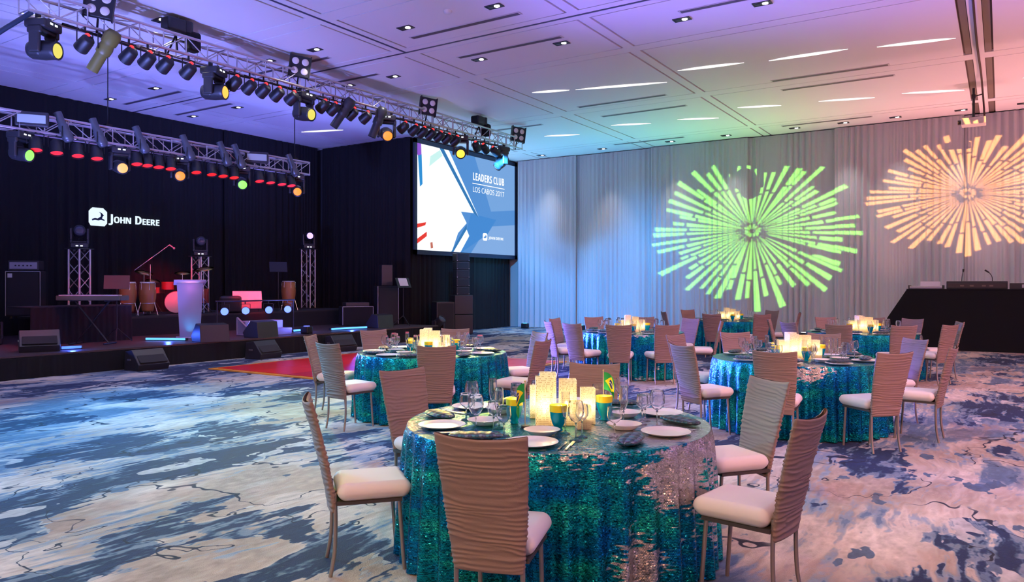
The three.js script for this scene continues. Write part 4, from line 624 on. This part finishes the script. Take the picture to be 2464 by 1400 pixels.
const china = lin(0.78, 0.77, 0.76, 0.25), plateGeo = lathe([[0, 0.006], [0.085, 0.006], [0.10, 0.010], [0.138, 0.020], [0.140, 0.017], [0.10, 0.003], [0.085, 0.001], [0, 0.001]], 36), bowlGeo = lathe([[0, 0.012], [0.06, 0.013], [0.10, 0.034], [0.104, 0.033], [0.066, 0.004], [0.05, 0.001], [0, 0.001]], 30);
const scales = (() => { const N = 256, q = 8; return dataTex(N, N, (u, v) => { const row = Math.floor(v * q), x = (u * q + (row % 2) * 0.5) % 1 - 0.5, y = (v * q) % 1, d = Math.hypot(x, y - 1); const e = d > 0.62 ? 0.45 : 1 - 0.25 * d; const h = (row * 7 + Math.floor(u * q + (row % 2) * 0.5) * 3) % 4; const c = [[52, 104, 128], [74, 138, 150], [88, 92, 130], [130, 142, 158]][h]; return [c[0] * e, c[1] * e, c[2] * e]; }); })();
const napMats = [new THREE.MeshStandardMaterial({ map: repeat(scales, 2, 1), roughness: 0.4, metalness: 0.35 }), new THREE.MeshStandardMaterial({ map: repeat(scales, 3, 1), roughness: 0.4, metalness: 0.35, color: rgb(0.55, 0.6, 0.55) })];
const napGeo = grid(28, 14, (u, v) => { const a = v * PI * 2, x = (u - 0.5) * 0.30, e = Math.sqrt(Math.max(0.0004, 1 - Math.pow(Math.abs(2 * u - 1), 3.2))), w = 0.066 * e * (u > 0.82 ? 0.75 + (u - 0.82) * 2.4 : 1); return [x, 0.021 + Math.sin(a) * 0.020 * e * (1 + 0.12 * Math.sin(u * 34)), Math.cos(a) * w]; });
const forkGeo = merge([rbox(0.012, 0.003, 0.12, 0.0012, 0, 0.004, 0.03), rbox(0.022, 0.003, 0.03, 0.0012, 0, 0.004, -0.045), ...[-0.009, -0.003, 0.003, 0.009].map((x) => box(0.003, 0.002, 0.04, x, 0.004, -0.078))]), knifeGeo = merge([rbox(0.013, 0.005, 0.10, 0.002, 0, 0.004, 0.05), rbox(0.018, 0.002, 0.12, 0.0008, 0.002, 0.004, -0.055)]);
const silverMat = lin(0.8, 0.78, 0.76, 0.2, 1);
const lanternMat = (() => { // gilt mesh: rows of little dark holes in a pale gold sheet
  const t = dataTex(256, 256, (u, v) => { const cx = (u * 14) % 1 - 0.5, cy = (v * 26) % 1 - 0.5, r = lat(Math.floor(u * 14), Math.floor(v * 26)); return Math.abs(cx) < 0.22 && Math.abs(cy) < 0.2 && r > 0.45 ? [140, 112, 66] : [240, 230, 196]; }); return new THREE.MeshPhysicalMaterial({ map: t, roughness: 0.8, transmission: 0.6, thickness: 0, side: THREE.DoubleSide });
  function lat(a, b) { const s = Math.sin(a * 127.1 + b * 311.7) * 43758.5; return s - Math.floor(s); }
})();
const flame = glow(COL.warm, 14), waxMat = lin(0.8, 0.72, 0.55, 0.6);
function lantern(label, x, z, w, h, turn, cd, group) {
  const t = thing('candle_lantern', label, 'lantern', [x, TH + 0.004, z], turn, group);
  const g = []; for (let f = 0; f < 4; f++) g.push(new THREE.PlaneGeometry(w, h).translate(0, h / 2, w / 2).rotateY(f * PI / 2)); part('mesh_shade', merge(g), lanternMat, t);
  part('base', box(w * 0.98, 0.004, w * 0.98, 0, 0.003, 0), M.brass, t); const c = part('candle', cyl(0.026, 0.026, 0.06, 0, 0.035, 0, 14), waxMat, t); part('flame', new THREE.SphereGeometry(0.009, 8, 8).scale(1, 2, 1).translate(0, 0.085, 0), flame, c);
  point('candle_light', COL.warm, cd, [x, TH + 0.004 + Math.min(h * 0.5, 0.125), z], 0.8);
}
const votGlass = lin(0.0, 0.30, 0.42, 0.2, 0.2), votRim = lin(0.85, 0.72, 0.02, 0.35), votGeo = lathe([[0.022, 0.001], [0.026, 0.008], [0.020, 0.018], [0.036, 0.045], [0.047, 0.085], [0.050, 0.115], [0.050, 0.130]], 24), votRimGeo = lathe([[0.0505, 0.112], [0.0515, 0.150], [0.047, 0.150], [0.046, 0.112]], 24), votWax = cyl(0.042, 0.036, 0.05, 0, 0.085, 0, 18);
function votive(label, x, z, s = 1, cd = 0) {
  const t = thing('votive_holder', label, 'candle holder', [x, TH + 0.004, z], 0, 'turquoise votive holders'); t.scale.setScalar(s); part('cup', votGeo, votGlass, t); part('rim', votRimGeo, votRim, t); part('candle', votWax, waxMat, t); part('flame', new THREE.SphereGeometry(0.008, 8, 8).scale(1, 2, 1).translate(0, 0.125, 0), flame, t); if (cd) point('votive_light', COL.warm, cd, [x, TH + 0.004 + 0.137 * s, z], 0.5);
}
const flagTex = (() => { const cv = document.createElement('canvas'); cv.width = 256; cv.height = 180; const c = cv.getContext('2d'); c.fillStyle = '#0a9448'; c.fillRect(0, 0, 256, 180); c.fillStyle = '#f5d716'; c.beginPath(); c.moveTo(128, 16); c.lineTo(240, 90); c.lineTo(128, 164); c.lineTo(16, 90); c.closePath(); c.fill(); c.fillStyle = '#23306f'; c.beginPath(); c.arc(128, 90, 42, 0, PI * 2); c.fill(); c.strokeStyle = '#ffffff'; c.lineWidth = 7; c.beginPath(); c.arc(110, 160, 78, -1.95, -0.75); c.stroke(); const t = new THREE.CanvasTexture(cv); t.colorSpace = THREE.SRGBColorSpace; t.magFilter = THREE.LinearFilter; return t; })();
const flagMat = new THREE.MeshStandardMaterial({ map: flagTex, roughness: 0.7, side: THREE.DoubleSide });
function tableFlag(label, x, z, h, turn, droop) {
  const t = thing('table_flag', label, 'flag', [x, TH + 0.004, z], turn); part('pole', rod([0, 0.008, 0], [0, h, 0], 0.003, 8), lin(0.5, 0.4, 0.25, 0.4), t); part('finial', new THREE.SphereGeometry(0.006, 8, 6).translate(0, h, 0), M.brass, t); part('base', cyl(0.026, 0.03, 0.012, 0, 0.0065, 0, 16), M.black, t);
  part('cloth', grid(16, 12, (u, v) => { const drop = droop * u; return [0.004 + u * 0.105 * Math.cos(drop), h - 0.012 - 0.11 * (1 - v) - u * 0.105 * Math.sin(drop), 0.012 * Math.sin(u * 7 + v * 2) * u]; }), flagMat, t);
}
const maps = [sequinMaps(0.0, 61, [[0.30, 0.85, 0.10, 0.5], [0.21, 0.72, 0.07, 0.5], [0.155, 0.28, 0.035, 0.3], [0.26, 0.42, 0.02, 0.3], [0.29, 1.2, 0.16, 0.6], [0.10, 1.15, 0.10, 0.3], [0.87, 1.1, 0.06, 0.25]]), sequinMaps(0.03, 161, [[0.37, 0.5, 0.02, 0.6], [0.30, 0.7, 0.03, 0.3]]), sequinMaps(0.02, 261, [[0.30, 0.7, 0.06, 0.5], [0.33, 0.2, 0.02, 0.3], [0.93, 0.85, 0.05, 0.2]]), sequinMaps(0.30, 361, [])];
maps.forEach((t) => { t.wrapT = THREE.MirroredRepeatWrapping; });
const TABLES = [
  { n: 'front table', x: -2.294, z: -4.057, map: 0, where: 'nearest the camera', cloth: 'teal sequin tablecloth with large silver patches on the table nearest the camera', seats: [[-42, 'left', 'taupe ruched banquet chair seen side-on at the left of the front table'], [-100, 'rear left', 'taupe ruched chair at the rear left of the front table, overlapping the cloth edge'], [17, 'near', 'large taupe ruched chair with its back to the camera before the front table'], [139, 'rear right', 'bluish-lit ruched chair at the rear right of the front table'], [85, 'right', 'ruched chair nearest the lower right, turned to the front table'], [-162, 'far', 'brown-lit chair facing the camera behind the front table']] },
  { n: 'dance floor table', x: -5.942, z: -7.365, map: 1, where: 'beside the red dance floor', cloth: 'green-teal sequin tablecloth on the table beside the red dance floor', seats: [[-9, 'front left', 'chair with a cyan-lit back at the front left of the dance floor table'], [-60, 'left', 'pale chair just behind the cyan-lit one at the dance floor table'], [-109, 'rear left', 'pink-lit chair before the stage at the dance floor table'], [-154, 'rear', 'pale grey chair before the speaker tower at the dance floor table'], [41, 'front', 'brown-lit chair with its back to the camera at the dance floor table'], [151, 'rear right', 'blue-lit chair at the rear right of the dance floor table'], [93, 'right', 'salmon-lit chair at the right of the dance floor table']] },
  { n: 'middle right table', x: -1.96, z: -8.971, map: 2, where: 'right of centre in the middle distance', cloth: 'bright teal sequin tablecloth on the middle right table', seats: [[-35, 'front left', 'violet-edged chair at the front left of the middle right table'], [-99, 'left', 'slim violet chair at the left of the middle right table'], [5, 'front', 'greenish-taupe chair with its back to the camera at the middle right table'], [46, 'front right', 'salmon-pink chair turned half away at the front right of the middle right table'], [88, 'right', 'pink chair seen edge-on at the right of the middle right table'], [134, 'rear right', 'lavender chair at the rear right of the middle right table'], [179, 'rear', 'grey chair behind the lanterns of the middle right table'], [-138, 'rear left', 'pale pink chair at the rear left of the middle right table']] },
  { n: 'silver table', x: -5.541, z: -12.481, map: 3, where: 'with the mostly silver cloth', cloth: 'silver-flipped sequin tablecloth on the table in the centre background', seats: [[-43, 'left front', 'thin violet chair seen edge-on at the left of the silver table'], [-88, 'left', 'pink-lit chair at the left of the silver table'], [-15, 'front left', 'grey-green chair with violet edge at the silver table'], [16, 'front', 'grey chair with its back to the camera at the silver table'], [46, 'front right', 'brown-lit chair at the front right of the silver table'], [110, 'right', 'reddish chair leaning at the right of the silver table'], [157, 'rear right', 'violet chair at the rear right of the silver table'], [-165, 'rear', 'faint lavender chair behind the silver table'], [-128, 'rear left', 'pale pink chair behind the silver table, left']] },
  { n: 'farthest table', x: -5.375, z: -17.703, map: 1, where: 'closest to the white curtain', cloth: 'dark teal sequin tablecloth on the farthest table by the curtain', seats: [[-56, 'left', 'purple-lit chair at the left of the farthest table'], [-122, 'rear left', 'pink-brown chair behind the farthest table, left'], [3, 'front left', 'mauve chair with its back to the camera at the farthest table'], [43, 'front right', 'reddish chair with its back to the camera at the farthest table'], [156, 'rear right', 'grey-blue chair behind the farthest table, right'], [100, 'right', 'narrow brown chair at the right of the farthest table']] },
  { n: 'desk table', x: -2.057, z: -14.537, map: 2, where: 'in front of the black-draped desk', cloth: 'turquoise sequin tablecloth on the table before the black-draped desk', seats: [[-40, 'front left', 'vivid violet chair at the front left of the desk table'], [-78, 'left', 'thin violet chair seen edge-on at the left of the desk table'], [-5, 'front', 'grey chair with its back to the camera at the desk table'], [30, 'front right', 'salmon chair with its back to the camera at the desk table'], [64, 'right', 'pink chair leaning at the right of the desk table'], [109, 'far right', 'pale chair against the black desk at the right of the desk table'], [154, 'rear right', 'lavender chair against the black desk behind the desk table'], [-179, 'rear', 'faint blue chair straight behind the lanterns of the desk table'], [-147, 'rear left', 'pale pink chair at the rear left of the desk table']] },
];
const jig = [[0, 2], [3, -2], [-3, 1], [2, 3], [-2, -3], [1, 0], [-1, 2], [2, -1], [0, 1]];
TABLES.forEach((T, ti) => {
  const RC = ti ? 1.235 : 1.205, far = ti > 2, geo = clothGeo(801 + ti * 7), mat = clothMat(maps[T.map], 5.6);
  const t = thing('sequin_tablecloth', T.cloth, 'tablecloth', [T.x, 0, T.z], ti === 0 ? 0 : ti * 0.4, 'sequin tablecloths'); part('skirt', geo.skirt, mat, t); part('top', geo.top, mat, t);
  T.seats.forEach(([deg, seat, label], i) => {
    const a = rad(deg), tx = Math.sin(a), tz = Math.cos(a), pol = (r, d) => [T.x + r * Math.sin(a + rad(d)), TH + 0.004, T.z + r * Math.cos(a + rad(d))];
    const rc = RC - (ti === 0 && i === 0 ? 0.05 : 0); chair(label, T.x + rc * tx, T.z + rc * tz, a + PI + rad(jig[i][1]), i + ti, `chairs around the ${T.n}`);
    const of = `at the ${seat} seat of the ${T.n}`;
    solo('dinner_plate', plateGeo, china, `white dinner plate ${of}`, 'plate', pol(0.72, 2), 0, 'dinner plates'); 
    if (ti < 3) solo('soup_bowl', bowlGeo, china, `shallow white bowl ${of}`, 'bowl', pol(0.46, 2), 0, 'white bowls');
    const nm = solo('napkin', napGeo, napMats[i % 2], `rolled fish-scale patterned napkin ${of}`, 'napkin', ti < 2 ? pol(0.74, -24) : pol(0.72, 2), a + (ti < 2 ? 0.3 : 0.1), 'patterned napkins'); if (ti >= 2) nm.position.y += 0.018; 
    if (ti === 0) { solo('fork', forkGeo, silverMat, `silver fork ${of}`, 'cutlery', pol(0.74, 14.5), a, 'forks'); solo('knife', knifeGeo, silverMat, `silver knife ${of}`, 'cutlery', pol(0.74, 17.5), a, 'knives'); }
    const set = far ? [['red', 0.55, -13], ['flute', 0.42, 5]] : [['red', 0.60, 21], ['white', 0.53, 27], ['flute', 0.43, 18], ['water', 0.56, -19]];
    for (const [k, r, d] of set) {
      const G = GL[k], p = pol(r + jig[(i + d + 90) % 9][0] * 0.006, d + jig[i][1]), g = thing(G.name, `clear ${G.word} ${of}`, 'glass', p, 0, `${G.word}es`.replace('flutees', 'flutes').replace('gobletes', 'goblets'));
      part('bowl', G.bowl, glassMat, g); part('stem', G.stem, glassMat, g);
    }
  });
  // centrepiece of gilt mesh lanterns and turquoise votives
  const c = (dx, dz) => [T.x + dx, T.z + dz];
  const LN = [[0.0, 0.155, 0.105, 0.285, 'tall front'], [0.115, 0.075, 0.10, 0.27, 'tall right'], [-0.055, 0.02, 0.10, 0.295, 'tall back'], [0.20, -0.02, 0.085, 0.215, 'medium right'], [-0.165, -0.03, 0.085, 0.20, 'medium left'], [0.255, 0.135, 0.08, 0.135, 'short']];
  LN.forEach(([dx, dz, w, h, word], i) => { if (far && i === 5) return; lantern(`${word} glowing gilt mesh candle lantern on the ${T.n}`, ...c(dx, dz), w, h, rad(33), L.candle * (far ? 0.8 : 1), 'gilt candle lanterns'); });
  const VT = [[-0.168, 0.223, 'left'], [0.17, 0.285, 'front'], [0.235, -0.175, 'right']]; VT.forEach(([dx, dz, w], i) => votive(`turquoise votive cup with yellow rim ${w} of the lanterns on the ${T.n}`, ...c(dx, dz), 1, ti < 3 ? L.votive : 0));
  if (ti === 0) { tableFlag('small Brazilian flag hanging limp left of the lanterns on the front table', ...c(-0.045, 0.30), 0.27, rad(200), 1.25); tableFlag('small Brazilian flag on a stick right of the lanterns on the front table', ...c(0.20, -0.235), 0.30, rad(33), 0.95); }
});
renderer.render(scene, camera);
